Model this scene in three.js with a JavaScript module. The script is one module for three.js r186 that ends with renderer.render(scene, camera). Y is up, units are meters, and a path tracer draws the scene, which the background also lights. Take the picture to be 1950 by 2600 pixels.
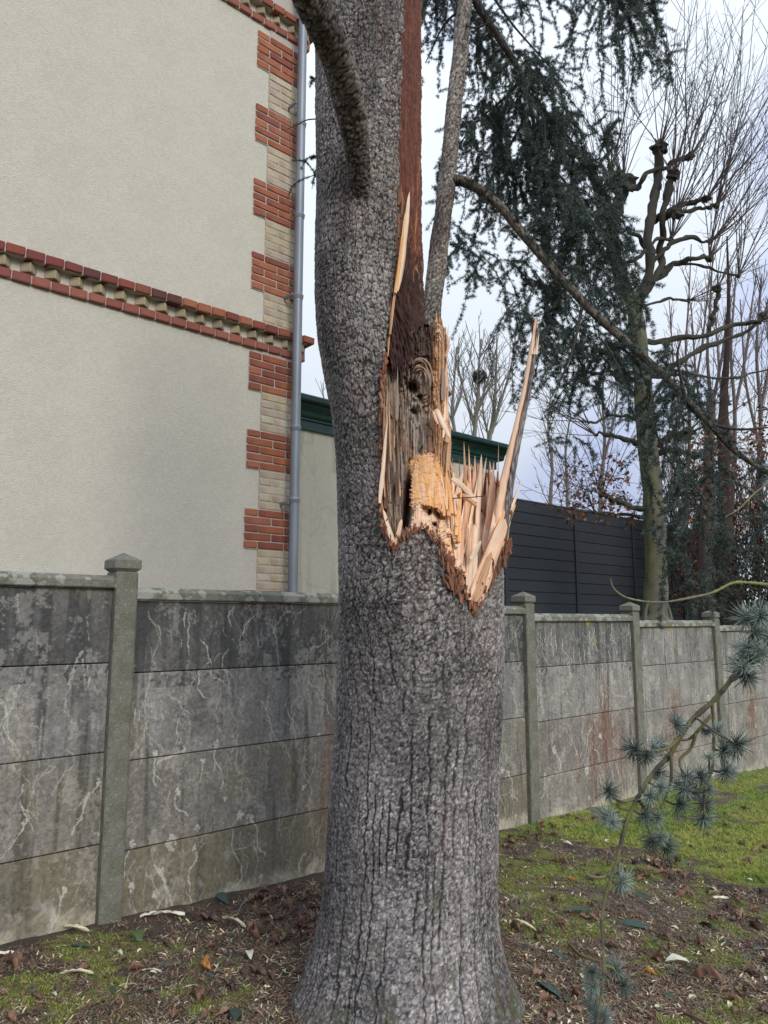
import * as THREE from 'three';
import { mergeGeometries } from 'three/addons/utils/BufferGeometryUtils.js';

// ------------------------------------------------------------------ camera, sky, sun, exposure
const EYE = 1.69, FOC = 1877, PITCH = 8.39 * Math.PI / 180, CP = Math.cos(PITCH), SP = Math.sin(PITCH);
const scene = new THREE.Scene();
const camera = new THREE.PerspectiveCamera(2 * Math.atan(1300 / FOC) * 180 / Math.PI, 3 / 4, 0.05, 600);
camera.position.set(0, EYE, 0); camera.rotation.x = PITCH;
const renderer = new THREE.WebGLRenderer({ antialias: true });
renderer.toneMapping = THREE.LinearToneMapping;
renderer.toneMappingExposure = 1.38;
renderer.shadowMap.enabled = true;

const sun = new THREE.DirectionalLight(new THREE.Color(1, 0.965, 0.92), 1.5);
sun.position.set(9, 10.5, 11); sun.target.position.set(0.5, 1, -4);
sun.castShadow = true; sun.shadow.radius = 50; sun.shadow.mapSize.set(2048, 2048);
Object.assign(sun.shadow.camera, { left: -14, right: 14, top: 14, bottom: -14, near: 0.5, far: 60 });
scene.add(sun, sun.target);

// ------------------------------------------------------------------ small numeric helpers
function mulberry(a) { return () => { a |= 0; a = a + 0x6D2B79F5 | 0; let t = Math.imul(a ^ a >>> 15, 1 | a); t = t + Math.imul(t ^ t >>> 7, 61 | t) ^ t; return ((t ^ t >>> 14) >>> 0) / 4294967296; }; }
let R = mulberry(7);
const rr = (a, b) => a + (b - a) * R();
const clamp = (x, a = 0, b = 1) => x < a ? a : x > b ? b : x;
const sstep = (a, b, x) => { const t = clamp((x - a) / (b - a)); return t * t * (3 - 2 * t); };
const mix = (a, b, t) => a + (b - a) * t;
const V = (x, y, z) => new THREE.Vector3(x, y, z);
function hash(i, j, k = 0) { let h = Math.imul(i, 374761393) ^ Math.imul(j, 668265263) ^ Math.imul(k, 2147483647 - 40503); h = Math.imul(h ^ h >>> 13, 1274126177); h = Math.imul(h ^ h >>> 16, 2246822519); return ((h ^ h >>> 15) >>> 0) / 4294967296; }
const mod = (a, n) => ((a % n) + n) % n;
// value noise; px, py > 0 make it repeat after px, py cells
function noise2(x, y, s = 0, px = 0, py = 0) {
  let i = Math.floor(x), j = Math.floor(y); const fx = x - i, fy = y - j, u = fx * fx * (3 - 2 * fx), v = fy * fy * (3 - 2 * fy);
  let i1 = i + 1, j1 = j + 1;
  if (px) { i = mod(i, px); i1 = mod(i1, px); } if (py) { j = mod(j, py); j1 = mod(j1, py); }
  const a = hash(i, j, s), b = hash(i1, j, s), c = hash(i, j1, s), d = hash(i1, j1, s);
  return a + (b - a) * u + (c - a) * v + (a - b - c + d) * u * v;
}
function fbm(x, y, oct = 4, s = 0, px = 0, py = 0) { let f = 0, a = 0.5, n = 0; for (let o = 0; o < oct; o++) { f += a * noise2(x, y, s + o * 17, px, py); n += a; a *= 0.5; x *= 2; y *= 2; px *= 2; py *= 2; } return f / n; }
function noise3(x, y, z, s = 0) {
  const k = Math.floor(z), f = z - k, w = f * f * (3 - 2 * f);
  return mix(noise2(x + k * 37.3, y - k * 11.7, s + k), noise2(x + (k + 1) * 37.3, y - (k + 1) * 11.7, s + k + 1), w);
}
const W = { f1: 0, f2: 0, id: 0, dx: 0, dy: 0 };
function worley(x, y, s = 0, px = 0, py = 0, jit = 0.95) {
  const i0 = Math.floor(x), j0 = Math.floor(y); let f1 = 9, f2 = 9, id = 0;
  for (let j = j0 - 1; j <= j0 + 1; j++) for (let i = i0 - 1; i <= i0 + 1; i++) {
    const a = px ? mod(i, px) : i, b = py ? mod(j, py) : j, h = hash(a, b, s), g = hash(a, b, s + 91);
    const dx = i + 0.5 + (h - 0.5) * jit - x, dy = j + 0.5 + (g - 0.5) * jit - y, d = dx * dx + dy * dy;
    if (d < f1) { f2 = f1; f1 = d; id = hash(a, b, s + 203); W.dx = dx; W.dy = dy; } else if (d < f2) f2 = d;
  }
  W.f1 = Math.sqrt(f1); W.f2 = Math.sqrt(f2); W.id = id; return W;
}
function table(rows) { return x => { if (x <= rows[0][0]) return rows[0].slice(1); for (let i = 1; i < rows.length; i++) if (x <= rows[i][0]) { const a = rows[i - 1], b = rows[i], t = (x - a[0]) / (b[0] - a[0]); return a.slice(1).map((v, k) => mix(v, b[k + 1], t)); } return rows[rows.length - 1].slice(1); }; }

// a viewing direction measured in the photograph (1950 x 2600) and a distance give a place in the world, in metres
function P(px, py, u) { const dx = px - 975, dy = py - 1300, k = u / (dy * SP + FOC * CP); return V(dx * k, EYE + (-dy * CP + FOC * SP) * k, -u); }
function toPix(x, y, z) { const Y = y - EYE, yc = Y * CP + z * SP, zc = -Y * SP + z * CP; return [975 - x / zc * FOC, 1300 + yc / zc * FOC]; }
// the fence line: t metres along it, d metres behind it
const FA = 42 * Math.PI / 180, FC = Math.cos(FA), FS = Math.sin(FA);
const FW = (t, y, d = 0) => V(-1.465 + FC * t - FS * d, y, -(4.15 + FS * t + FC * d));
const toFence = (x, z) => { const a = x + 1.465, b = -z - 4.15; return [a * FC + b * FS, -a * FS + b * FC]; };
const groundT = t => 0.128 - 0.0335 * clamp(t, -8, 14);
function groundY(x, z) { const [t] = toFence(x, z); return groundT(t) + (fbm(x * 1.3, z * 1.3, 3, 5) - 0.5) * 0.05 + (fbm(x * 9, z * 9, 2, 8) - 0.5) * 0.022; }

// ------------------------------------------------------------------ names and labels
const used = {};
function numbered(n) { const k = used[n] = (used[n] ?? -1) + 1; return k ? n + '_' + String(k).padStart(3, '0') : n; }
function tag(o, label, category, group, kind) { if (label) o.userData.label = label; if (category) o.userData.category = category; if (group) o.userData.group = group; if (kind) o.userData.kind = kind; return o; }
function thing(name, label, category, pos = V(0, 0, 0), turn = 0, group) { const o = new THREE.Group(); o.name = numbered(name); o.position.copy(pos); o.rotation.y = turn; scene.add(o); return tag(o, label, category, group); }
function part(name, geo, mat, parent, kind) { const m = new THREE.Mesh(geo, mat); m.name = parent === scene ? numbered(name) : name; m.castShadow = m.receiveShadow = true; parent.add(m); if (kind) m.userData.kind = kind; return m; }

// ------------------------------------------------------------------ geometry builder
class GB {
  constructor() { this.p = []; this.t = []; this.c = []; this.i = []; }
  v(x, y, z, u = 0, w = 0, c) { this.p.push(x, y, z); this.t.push(u, w); if (c) this.c.push(c[0], c[1], c[2]); return this.p.length / 3 - 1; }
  quad(a, b, c, d) { this.i.push(a, b, c, a, c, d); }
  tri(a, b, c) { this.i.push(a, b, c); }
  tube(pts, rad, sides = 6, col, { cap = true, wob = 0, su = 1 } = {}) {
    const n = pts.length; let T = pts[1].clone().sub(pts[0]).normalize();
    let N = Math.abs(T.y) < 0.9 ? V(0, 1, 0).cross(T).normalize() : V(1, 0, 0).cross(T).normalize(), len = 0, prev = -1;
    for (let k = 0; k < n; k++) {
      const nt = pts[Math.min(k + 1, n - 1)].clone().sub(pts[Math.max(k - 1, 0)]).normalize();
      N.addScaledVector(nt, -N.dot(nt)).normalize(); const B = nt.clone().cross(N);
      if (k) len += pts[k].distanceTo(pts[k - 1]);
      const r = typeof rad === 'function' ? rad(k / (n - 1), len) : mix(rad[0], rad[1], k / (n - 1));
      const base = this.p.length / 3, c = typeof col === 'function' ? col(k / (n - 1), len) : col;
      for (let s = 0; s <= sides; s++) {
        const a = s / sides * Math.PI * 2, q = r * (1 + (wob ? wob * (noise2(Math.cos(a) * 2 + 9, Math.sin(a) * 2 + len * 9, 3) - 0.5) : 0)), ca = Math.cos(a) * q, sa = Math.sin(a) * q;
        this.v(pts[k].x + N.x * ca + B.x * sa, pts[k].y + N.y * ca + B.y * sa, pts[k].z + N.z * ca + B.z * sa, s / sides * Math.PI * 2 * r * su, len * su, c);
      }
      if (prev >= 0) for (let s = 0; s < sides; s++) this.quad(prev + s, prev + s + 1, base + s + 1, base + s);
      if (cap && (k === 0 || k === n - 1)) { const m = this.v(pts[k].x, pts[k].y, pts[k].z, 0, len, c); for (let s = 0; s < sides; s++) k ? this.tri(base + s, base + s + 1, m) : this.tri(base + s + 1, base + s, m); }
      prev = base;
    }
  }
  geo() {
    const g = new THREE.BufferGeometry();
    g.setAttribute('position', new THREE.Float32BufferAttribute(this.p, 3)); g.setAttribute('uv', new THREE.Float32BufferAttribute(this.t, 2));
    if (this.c.length) g.setAttribute('color', new THREE.Float32BufferAttribute(this.c, 3));
    g.setIndex(this.i); g.computeVertexNormals(); return g;
  }
}
function curve(pts, n) { return new THREE.CatmullRomCurve3(pts, false, 'centripetal').getPoints(n); }
// box centred at the origin with every edge chamfered; uv in metres from the widest projection
function cbox(w, h, d, c = 0.005, jit = 0, seed = 1, off = [0, 0, 0]) {
  const X = w / 2, Y = h / 2, Z = d / 2, g = new GB(), J = mulberry(seed), key = {};
  const pt = (x, y, z) => { const k = x + ',' + y + ',' + z; return key[k] ??= [x + (J() - 0.5) * jit, y + (J() - 0.5) * jit, z + (J() - 0.5) * jit]; };
  const face = (ps, n) => {
    const a = ps[0], e1 = [ps[1][0] - a[0], ps[1][1] - a[1], ps[1][2] - a[2]], e2 = [ps[2][0] - a[0], ps[2][1] - a[1], ps[2][2] - a[2]];
    const cr = [e1[1] * e2[2] - e1[2] * e2[1], e1[2] * e2[0] - e1[0] * e2[2], e1[0] * e2[1] - e1[1] * e2[0]];
    if (cr[0] * n[0] + cr[1] * n[1] + cr[2] * n[2] < 0) ps = ps.slice().reverse();
    const A = n.map(Math.abs), ax = A[2] >= A[0] - 1e-6 && A[2] >= A[1] - 1e-6 ? 2 : A[0] >= A[1] ? 0 : 1;
    const id = ps.map(q => g.v(q[0] + off[0], q[1] + off[1], q[2] + off[2], ax === 0 ? q[2] : q[0], ax === 1 ? q[2] : q[1]));
    for (let k = 1; k < id.length - 1; k++) g.tri(id[0], id[k], id[k + 1]);
  };
  for (const s of [-1, 1]) {
    const q = (f) => [[-1, -1], [1, -1], [1, 1], [-1, 1]].map(([a, b]) => f(a, b));
    face(q((a, b) => pt(s * X, a * (Y - c), b * (Z - c))), [s, 0, 0]);
    face(q((a, b) => pt(a * (X - c), s * Y, b * (Z - c))), [0, s, 0]);
    face(q((a, b) => pt(a * (X - c), b * (Y - c), s * Z)), [0, 0, s]);
    for (const r of [-1, 1]) {
      face([pt(s * X, r * (Y - c), -(Z - c)), pt(s * X, r * (Y - c), Z - c), pt(s * (X - c), r * Y, Z - c), pt(s * (X - c), r * Y, -(Z - c))], [s, r, 0]);
      face([pt(s * X, -(Y - c), r * (Z - c)), pt(s * X, Y - c, r * (Z - c)), pt(s * (X - c), Y - c, r * Z), pt(s * (X - c), -(Y - c), r * Z)], [s, 0, r]);
      face([pt(-(X - c), s * Y, r * (Z - c)), pt(X - c, s * Y, r * (Z - c)), pt(X - c, s * (Y - c), r * Z), pt(-(X - c), s * (Y - c), r * Z)], [0, s, r]);
      for (const q2 of [-1, 1]) face([pt(s * X, r * (Y - c), q2 * (Z - c)), pt(s * (X - c), r * Y, q2 * (Z - c)), pt(s * (X - c), r * (Y - c), q2 * Z)], [s, r, q2]);
    }
  }
  return g.geo();
}
const move = (g, x, y, z) => g.translate(x, y, z);
function extrude(profile, len, m = 0) { // profile in (z, y), drawn along x from 0 to len
  const s = new THREE.Shape(profile.map(([z, y]) => new THREE.Vector2(z, y)));
  const g = new THREE.ExtrudeGeometry(s, { depth: len, bevelEnabled: false, steps: 1 }); g.rotateY(Math.PI / 2); // shape x -> -z, depth -> +x
  g.scale(1, 1, -1); const ix = g.index; if (ix) { const a = ix.array; for (let i = 0; i < a.length; i += 3) [a[i], a[i + 1]] = [a[i + 1], a[i]]; } else { for (const k in g.attributes) { const A = g.attributes[k], s2 = A.itemSize, t = A.array; for (let i = 0; i < A.count; i += 3) for (let j = 0; j < s2; j++) { const q = t[i * s2 + j]; t[i * s2 + j] = t[(i + 1) * s2 + j]; t[(i + 1) * s2 + j] = q; } } }
  g.computeVertexNormals(); return g;
}

// ------------------------------------------------------------------ textures
const S8 = c => { c = clamp(c); return 255 * (c <= 0.0031308 ? c * 12.92 : 1.055 * Math.pow(c, 1 / 2.4) - 0.055); };
function tex(w, h, fn, color, rep) {
  const d = new Uint8Array(w * h * 4);
  for (let j = 0; j < h; j++) for (let i = 0; i < w; i++) { const c = fn(i / w, j / h, i, j), k = (j * w + i) * 4; if (typeof c === 'number') { d[k] = d[k + 1] = d[k + 2] = clamp(c) * 255; } else if (color) { d[k] = S8(c[0]); d[k + 1] = S8(c[1]); d[k + 2] = S8(c[2]); } else { d[k] = c[0] * 255; d[k + 1] = c[1] * 255; d[k + 2] = c[2] * 255; } d[k + 3] = 255; }
  const t = new THREE.DataTexture(d, w, h); t.wrapS = t.wrapT = THREE.RepeatWrapping; t.magFilter = THREE.LinearFilter; t.minFilter = THREE.LinearMipmapLinearFilter; t.generateMipmaps = true;
  if (color) t.colorSpace = THREE.SRGBColorSpace; if (rep) t.repeat.set(rep[0], rep[1]); t.needsUpdate = true; return t;
}
const std = o => new THREE.MeshStandardMaterial({ roughness: 0.9, metalness: 0, ...o });
const rgb = (r, g, b) => new THREE.Color().setRGB(r, g, b);

// sky: an even overcast, brighter overhead, with bluish thin places
{
  const w = 1024, h = 512, d = new Float32Array(w * h * 4);
  for (let j = 0; j < h; j++) for (let i = 0; i < w; i++) {
    const az = ((i + 0.5) / w - 0.25) * 2 * Math.PI, el = ((j + 0.5) / h - 0.5) * Math.PI, ce = Math.cos(el), x = Math.sin(az) * ce, z = -Math.cos(az) * ce, y = Math.sin(el);
    const k = (j * w + i) * 4; let c;
    if (y < -0.02) c = [0.16, 0.15, 0.12];
    else {
      const n = 0.6 * noise3(x * 2.6 + 3, y * 4.4, z * 2.6, 11) + 0.27 * noise3(x * 6, y * 10, z * 6, 23) + 0.13 * noise3(x * 15, y * 22, z * 15, 31);
      const thin = sstep(0.40, 0.62, n), L = 0.63 * (0.80 + 0.72 * Math.max(y, 0));
      const hi = [0.90, 0.985, 1.10], lo = [0.60, 0.70, 1.02];
      c = hi.map((q, m) => L * mix(q, lo[m], thin * 0.95));
    }
    d[k] = c[0]; d[k + 1] = c[1]; d[k + 2] = c[2]; d[k + 3] = 1;
  }
  const t = new THREE.DataTexture(d, w, h, THREE.RGBAFormat, THREE.FloatType); t.mapping = THREE.EquirectangularReflectionMapping; t.magFilter = t.minFilter = THREE.LinearFilter; t.needsUpdate = true;
  scene.background = t; scene.environment = t;
}

// ------------------------------------------------------------------ materials of the built setting
const fineBump = tex(256, 256, (u, v) => 0.6 * fbm(u * 32, v * 32, 3, 3, 32, 32) + 0.4 * noise2(u * 96, v * 96, 9, 96, 96));
const fineOf = r => { const t = fineBump.clone(); t.repeat.set(r, r); t.needsUpdate = true; return t; };
const stucco = std({ map: tex(512, 512, (u, v) => { const s = 0.93 + 0.14 * (fbm(u * 40, v * 40, 2, 5, 40, 40) - 0.5) + (worley(u * 90, v * 90, 22, 90, 90).f1 < 0.2 && W.id > 0.75 ? -0.09 : 0) + 0.07 * (fbm(u * 4, v * 4, 3, 15, 4, 4) - 0.5); return [0.615 * s, 0.578 * s, 0.475 * s]; }, true, [1 / 0.7, 1 / 0.7]), bumpMap: tex(512, 512, (u, v) => { const w = worley(u * 110, v * 110, 41, 110, 110); return clamp(1.1 - w.f1 * 1.3) * (0.5 + 0.5 * w.id); }, false, [1 / 0.7, 1 / 0.7]), bumpScale: 0.004, roughness: 0.95 });
const brickMap = tex(256, 256, (u, v) => { const s = 0.8 + 0.5 * (fbm(u * 8, v * 8, 4, 5, 8, 8) - 0.4), k = sstep(0.66, 0.72, fbm(u * 5, v * 5, 4, 25, 5, 5)) * 0.4; return [mix(s, 1.1, k * 0.5), mix(s, 1.5, k), mix(s, 1.7, k)]; }, true, [3, 3]);
const brickMat = c => std({ color: rgb(...c), map: brickMap, bumpMap: fineOf(7), bumpScale: 0.004, roughness: 0.9 });
const redBricks = [[0.37, 0.118, 0.055], [0.42, 0.145, 0.068], [0.32, 0.098, 0.054], [0.39, 0.135, 0.075], [0.27, 0.082, 0.052]].map(brickMat);
const darkBricks = [[0.21, 0.055, 0.042], [0.13, 0.045, 0.04], [0.27, 0.07, 0.045], [0.24, 0.055, 0.05]].map(brickMat);
const roseBricks = [[0.31, 0.102, 0.072], [0.35, 0.12, 0.082], [0.28, 0.09, 0.066]].map(brickMat);
const creamBricks = [[0.54, 0.44, 0.30], [0.58, 0.49, 0.35], [0.50, 0.40, 0.29], [0.55, 0.44, 0.27]].map(brickMat);
const toothBricks = [[0.42, 0.34, 0.22], [0.37, 0.30, 0.20], [0.46, 0.37, 0.23]].map(brickMat);
const mortar = std({ color: rgb(0.50, 0.44, 0.37), bumpMap: fineOf(8), bumpScale: 0.004 });
const zinc = std({ map: tex(256, 256, (u, v) => { const s = 0.85 + 0.3 * (fbm(u * 6, v * 3, 4, 7, 6, 3) - 0.5); return [0.25 * s, 0.275 * s, 0.30 * s]; }, true, [4, 1.2]), roughness: 0.5, metalness: 0.35 });
const pickOf = a => a[Math.floor(R() * a.length)];

// ------------------------------------------------------------------ house with brick corner
{
  R = mulberry(11);
  const o = FW(2.093, 0, 1.3);
  const house = thing('house', 'cream rendered house with red and yellow brick corner, left of the broken tree', 'house', o, FA);
  const top = 8.6, pw = 3.6;
  part('wall', move(cbox(pw, top, 0.3, 0.01), -pw / 2 - 0.13, top / 2, -0.15), stucco, house);
  const side = part('wall', move(cbox(0.3, top, 4, 0.01), -0.166, top / 2, -2.302), stucco, house);
  const tops = [1.95, 2.636, 3.322, 4.02, 4.245, 4.945, 5.65, 6.39, 7.14], ends = [1.25];
  part('mortar_bed', move(cbox(0.395, top - 1.2, 0.302, 0.003), -0.2025, 1.2 + (top - 1.2) / 2, -0.141), mortar, house);
  const red = new Map(), geoOf = (w, h) => { const k = Math.round(w * 1000) + '_' + Math.round(h * 1000) + '_' + Math.floor(R() * 3); if (!red.has(k)) red.set(k, cbox(w, h, 0.1, 0.006, 0.004, red.size + 3)); return red.get(k); };
  for (let b = 0; b < tops.length; b++) {
    const hi = tops[b]; if (hi === 4.245) continue;
    const lo = b ? tops[b - 1] : 1.264, n = hi === 4.945 ? 10 : 10, p = (hi - lo) / n;
    const bed = part('mortar_bed', move(cbox(0.135, p * 5 + 0.004, 0.30, 0.003), -0.465, hi - p * 2.5, -0.140), mortar, house);
    for (let k = 0; k < n; k++) {
      const isRed = k < 5, y = hi - p * (k + 0.5), mats = isRed ? redBricks : creamBricks, odd = k % 2;
      let widths = isRed ? (odd ? [2, 2] : [1, 2, 1]) : (odd ? [2, 1] : [1, 2]), x = isRed ? -0.532 : -0.4;
      for (const wd of widths) {
        const w = wd * 0.133 - 0.011;
        const m = part('brick', geoOf(w, p - 0.011), pickOf(mats), house); m.position.set(x + w / 2 + rr(-0.001, 0.001), y, -0.036 + (isRed ? 0.006 : 0.002) + rr(-0.002, 0.002)); x += wd * 0.133;
      }
      const wd = odd ? 0.12 : 0.25, m = part('brick', geoOf(wd, p - 0.011), pickOf(mats), house); m.rotation.y = Math.PI / 2; m.position.set(-0.032 + rr(0, 0.003), y, -0.012 - wd / 2 - 0.1);
    }
  }
  // string courses: a projecting row, a sawtooth row and a lower row
  const head = [1, 2, 3].map(s => cbox(0.121, 0.066, 0.2, 0.006, 0.005, s)), tooth = [1, 2, 3].map(s => cbox(0.11, 0.07, 0.11, 0.005, 0.004, s + 7));
  for (const y0 of [4.045, 7.215]) {
    part('mortar_bed', move(cbox(3.5, 0.064, 0.28, 0.004), -1.72, y0 + 0.036, -0.118), mortar, house);
    part('mortar_bed', move(cbox(3.5, 0.066, 0.33, 0.004), -1.70, y0 + 0.196, -0.095), mortar, house);
    for (let k = 0; k < 24; k++) {
      const x = 0.025 - k * 0.132;
      let m = part('brick', pickOf(head), pickOf(roseBricks), house); m.position.set(x - 0.045, y0 + 0.036, -0.066 + rr(-0.003, 0.003));
      m = part('brick', pickOf(head), pickOf(k > 12 || R() < 0.3 ? darkBricks : redBricks), house); m.position.set(x + 0.02, y0 + 0.197 + rr(-0.002, 0.002), -0.012 + rr(-0.003, 0.003)); m.rotation.z = rr(-0.012, 0.012);
    }
    for (let k = 0; k < 19; k++) { const m = part('brick', pickOf(tooth), pickOf(toothBricks), house); m.rotation.y = Math.PI / 4 + rr(-0.05, 0.05); m.position.set(0.0 - k * 0.168, y0 + 0.117, -0.022 + rr(-0.004, 0.004)); }
    for (let k = 0; k < 3; k++) { let m = part('brick', pickOf(head), pickOf(redBricks), house); m.rotation.y = Math.PI / 2; m.position.set(-0.012, y0 + 0.197, -0.2 - k * 0.132); m = part('brick', pickOf(head), pickOf(roseBricks), house); m.rotation.y = Math.PI / 2; m.position.set(-0.05, y0 + 0.036, -0.23 - k * 0.132); m = part('brick', pickOf(tooth), pickOf(toothBricks), house); m.rotation.y = Math.PI / 4; m.position.set(-0.02, y0 + 0.117, -0.168 - k * 0.168); }
  }
  // zinc downpipe
  const X = -0.135, Z = 0.155, g = new GB(), ys = [7.62, 7.5, 7.4, 7.3, 7.0, 4, 1.3];
  g.tube(curve([V(X - 0.02, 8.2, Z - 0.12), V(X - 0.01, 7.75, Z - 0.07), V(X, 7.56, Z), V(X, 7.3, Z), V(X, 5, Z), V(X, 3, Z), V(X, 1.2, Z)], 60), (t) => 0.042, 20);
  const pipe = part('downpipe', g.geo(), zinc, house);
  for (const y of [7.47, 6.28, 5.36, 4.58, 3.36, 2.72]) { const c = new THREE.LatheGeometry([[0.042, -0.022], [0.047, -0.02], [0.047, 0], [0.051, 0.004], [0.051, 0.014], [0.046, 0.018], [0.043, 0.03]].map(q => new THREE.Vector2(...q)), 20); const m = part('collar', c, zinc, pipe); m.position.set(X, y, Z); }
  for (const y of [6.5, 4.6, 2.7]) { const m = part('pipe_bracket', mergeGeometries([cbox(0.016, 0.03, 0.16, 0.003).translate(-0.05, 0, -0.09), cbox(0.016, 0.03, 0.16, 0.003).translate(0.05, 0, -0.09)]), zinc, pipe); m.position.set(X, y, Z); }
}

// ------------------------------------------------------------------ low annex with green cornice
{
  R = mulberry(12);
  const o = FW(2.0, 0, 2.5), L = 4.25, an = thing('annex', 'low cream annex with dark green cornice seen past the broken trunk', 'building', o, FA);
  const wallMat = std({ map: tex(512, 512, (u, v) => { const s = 0.95 + 0.2 * (fbm(u * 7, v * 3, 4, 6, 7, 3) - 0.5) + 0.1 * (fbm(u * 50, v * 50, 2, 9, 50, 50) - 0.5), st = sstep(0.58, 0.72, fbm(u * 12, v * 1, 4, 31, 12, 1)) * 0.2, cr = sstep(0.03, 0.0, Math.abs(fbm(u * 5, v * 5, 4, 77, 5, 5) - 0.5)) * 0.12; const k = s * (1 - st - cr); return [0.56 * k, 0.53 * k, 0.43 * k * (1 - st * 0.3)]; }, true, [0.5, 0.5]), bumpMap: fineOf(6), bumpScale: 0.004 });
  part('wall', move(cbox(L, 3.86, 4, 0.01), L / 2, 1.93, -2.0), wallMat, an);
  const green = std({ map: tex(256, 256, (u, v) => { const s = 0.8 + 0.5 * (fbm(u * 3, v * 12, 3, 8, 3, 12) - 0.4); return [0.004 * s, 0.042 * s, 0.038 * s]; }, true, [0.6, 2]), roughness: 0.45 });
  const strips = { frieze: [[-0.01, 3.80], [0.035, 3.80], [0.035, 3.895], [0.055, 3.905], [0.055, 3.93], [-0.01, 3.93]], cornice_moulding: [[-0.01, 3.932], [0.07, 3.932], [0.085, 3.95], [0.095, 3.985], [0.12, 4.02], [0.165, 4.045], [0.165, 4.062], [-0.01, 4.062]], gutter: [[-0.01, 4.064], [0.21, 4.064], [0.235, 4.078], [0.24, 4.12], [0.228, 4.135], [0.1, 4.135], [-0.01, 4.15]] };
  for (const [n, pr] of Object.entries(strips)) { const e = pr.reduce((a, q) => Math.max(a, q[0]), 0); part(n, extrude(pr, L + e + 0.02), green, an); const s = part(n, extrude(pr, 3.9), green, an); s.rotation.y = Math.PI / 2; s.position.set(L, -0.003, 0); s.position.z = -0.02; s.rotation.y = Math.PI / 2; s.position.z = 0; s.scale.x = 1; s.position.set(L, -0.002, 0); s.rotation.y = Math.PI / 2; s.position.z = 0; }
  part('flat_roof', move(cbox(L + 0.1, 0.05, 4, 0.01), L / 2, 4.16, -2.06), std({ color: rgb(0.1, 0.1, 0.1) }), an);
  const g = new GB(); g.tube(curve([V(4.18, 3.86, 0.03), V(4.18, 2.9, 0.03), V(4.18, 1.5, 0.03)], 8), [0.004, 0.004], 6); part('cable', g.geo(), std({ color: rgb(0.3, 0.3, 0.29) }), an);
}

// ------------------------------------------------------------------ dark board fence
{
  R = mulberry(13);
  const f = thing('board_fence', 'anthracite fence of horizontal boards behind the concrete wall', 'fence', FW(6.5, 0, 2.5), FA);
  const bm = [0, 1, 2].map(k => std({ color: rgb(0.021 + k * 0.002, 0.024 + k * 0.002, 0.031 + k * 0.002), map: tex(128, 64, (u, v) => { const s = 0.8 + 0.4 * fbm(u * 4, v * 32, 2, k * 5, 4, 32); return [s, s, s]; }, true, [1, 6]), roughness: 0.62, bumpMap: fineOf(4), bumpScale: 0.0015 }));
  const pm = std({ color: rgb(0.022, 0.025, 0.036), roughness: 0.5 }), W0 = 1.74;
  const board = [1, 2].map(s => cbox(W0 - 0.07, 0.158, 0.025, 0.006, 0.001, s)), back = cbox(W0 - 0.07, 1.9, 0.012, 0.001), post = cbox(0.075, 2.1, 0.08, 0.004), cap = cbox(0.082, 0.015, 0.088, 0.003), rail = cbox(W0 - 0.07, 0.028, 0.034, 0.004);
  for (let k = 0; k < 5; k++) {
    const p = part('post', post, pm, f); p.position.set(k * W0, 2.41, 0); const c = part('post_cap', cap, pm, p); c.position.y = 1.058;
    if (k < 4) {
      for (let j = 0; j < 12; j++) { const b = part('board', pickOf(board), pickOf(bm), f); b.position.set(k * W0 + W0 / 2, 3.335 - j * 0.164, rr(-0.001, 0.001)); }
      let m = part('backing', back, pm, f); m.position.set(k * W0 + W0 / 2, 2.45, -0.022);
      m = part('rail', rail, pm, f); m.position.set(k * W0 + W0 / 2, 3.432, 0);
    }
  }
}

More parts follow.
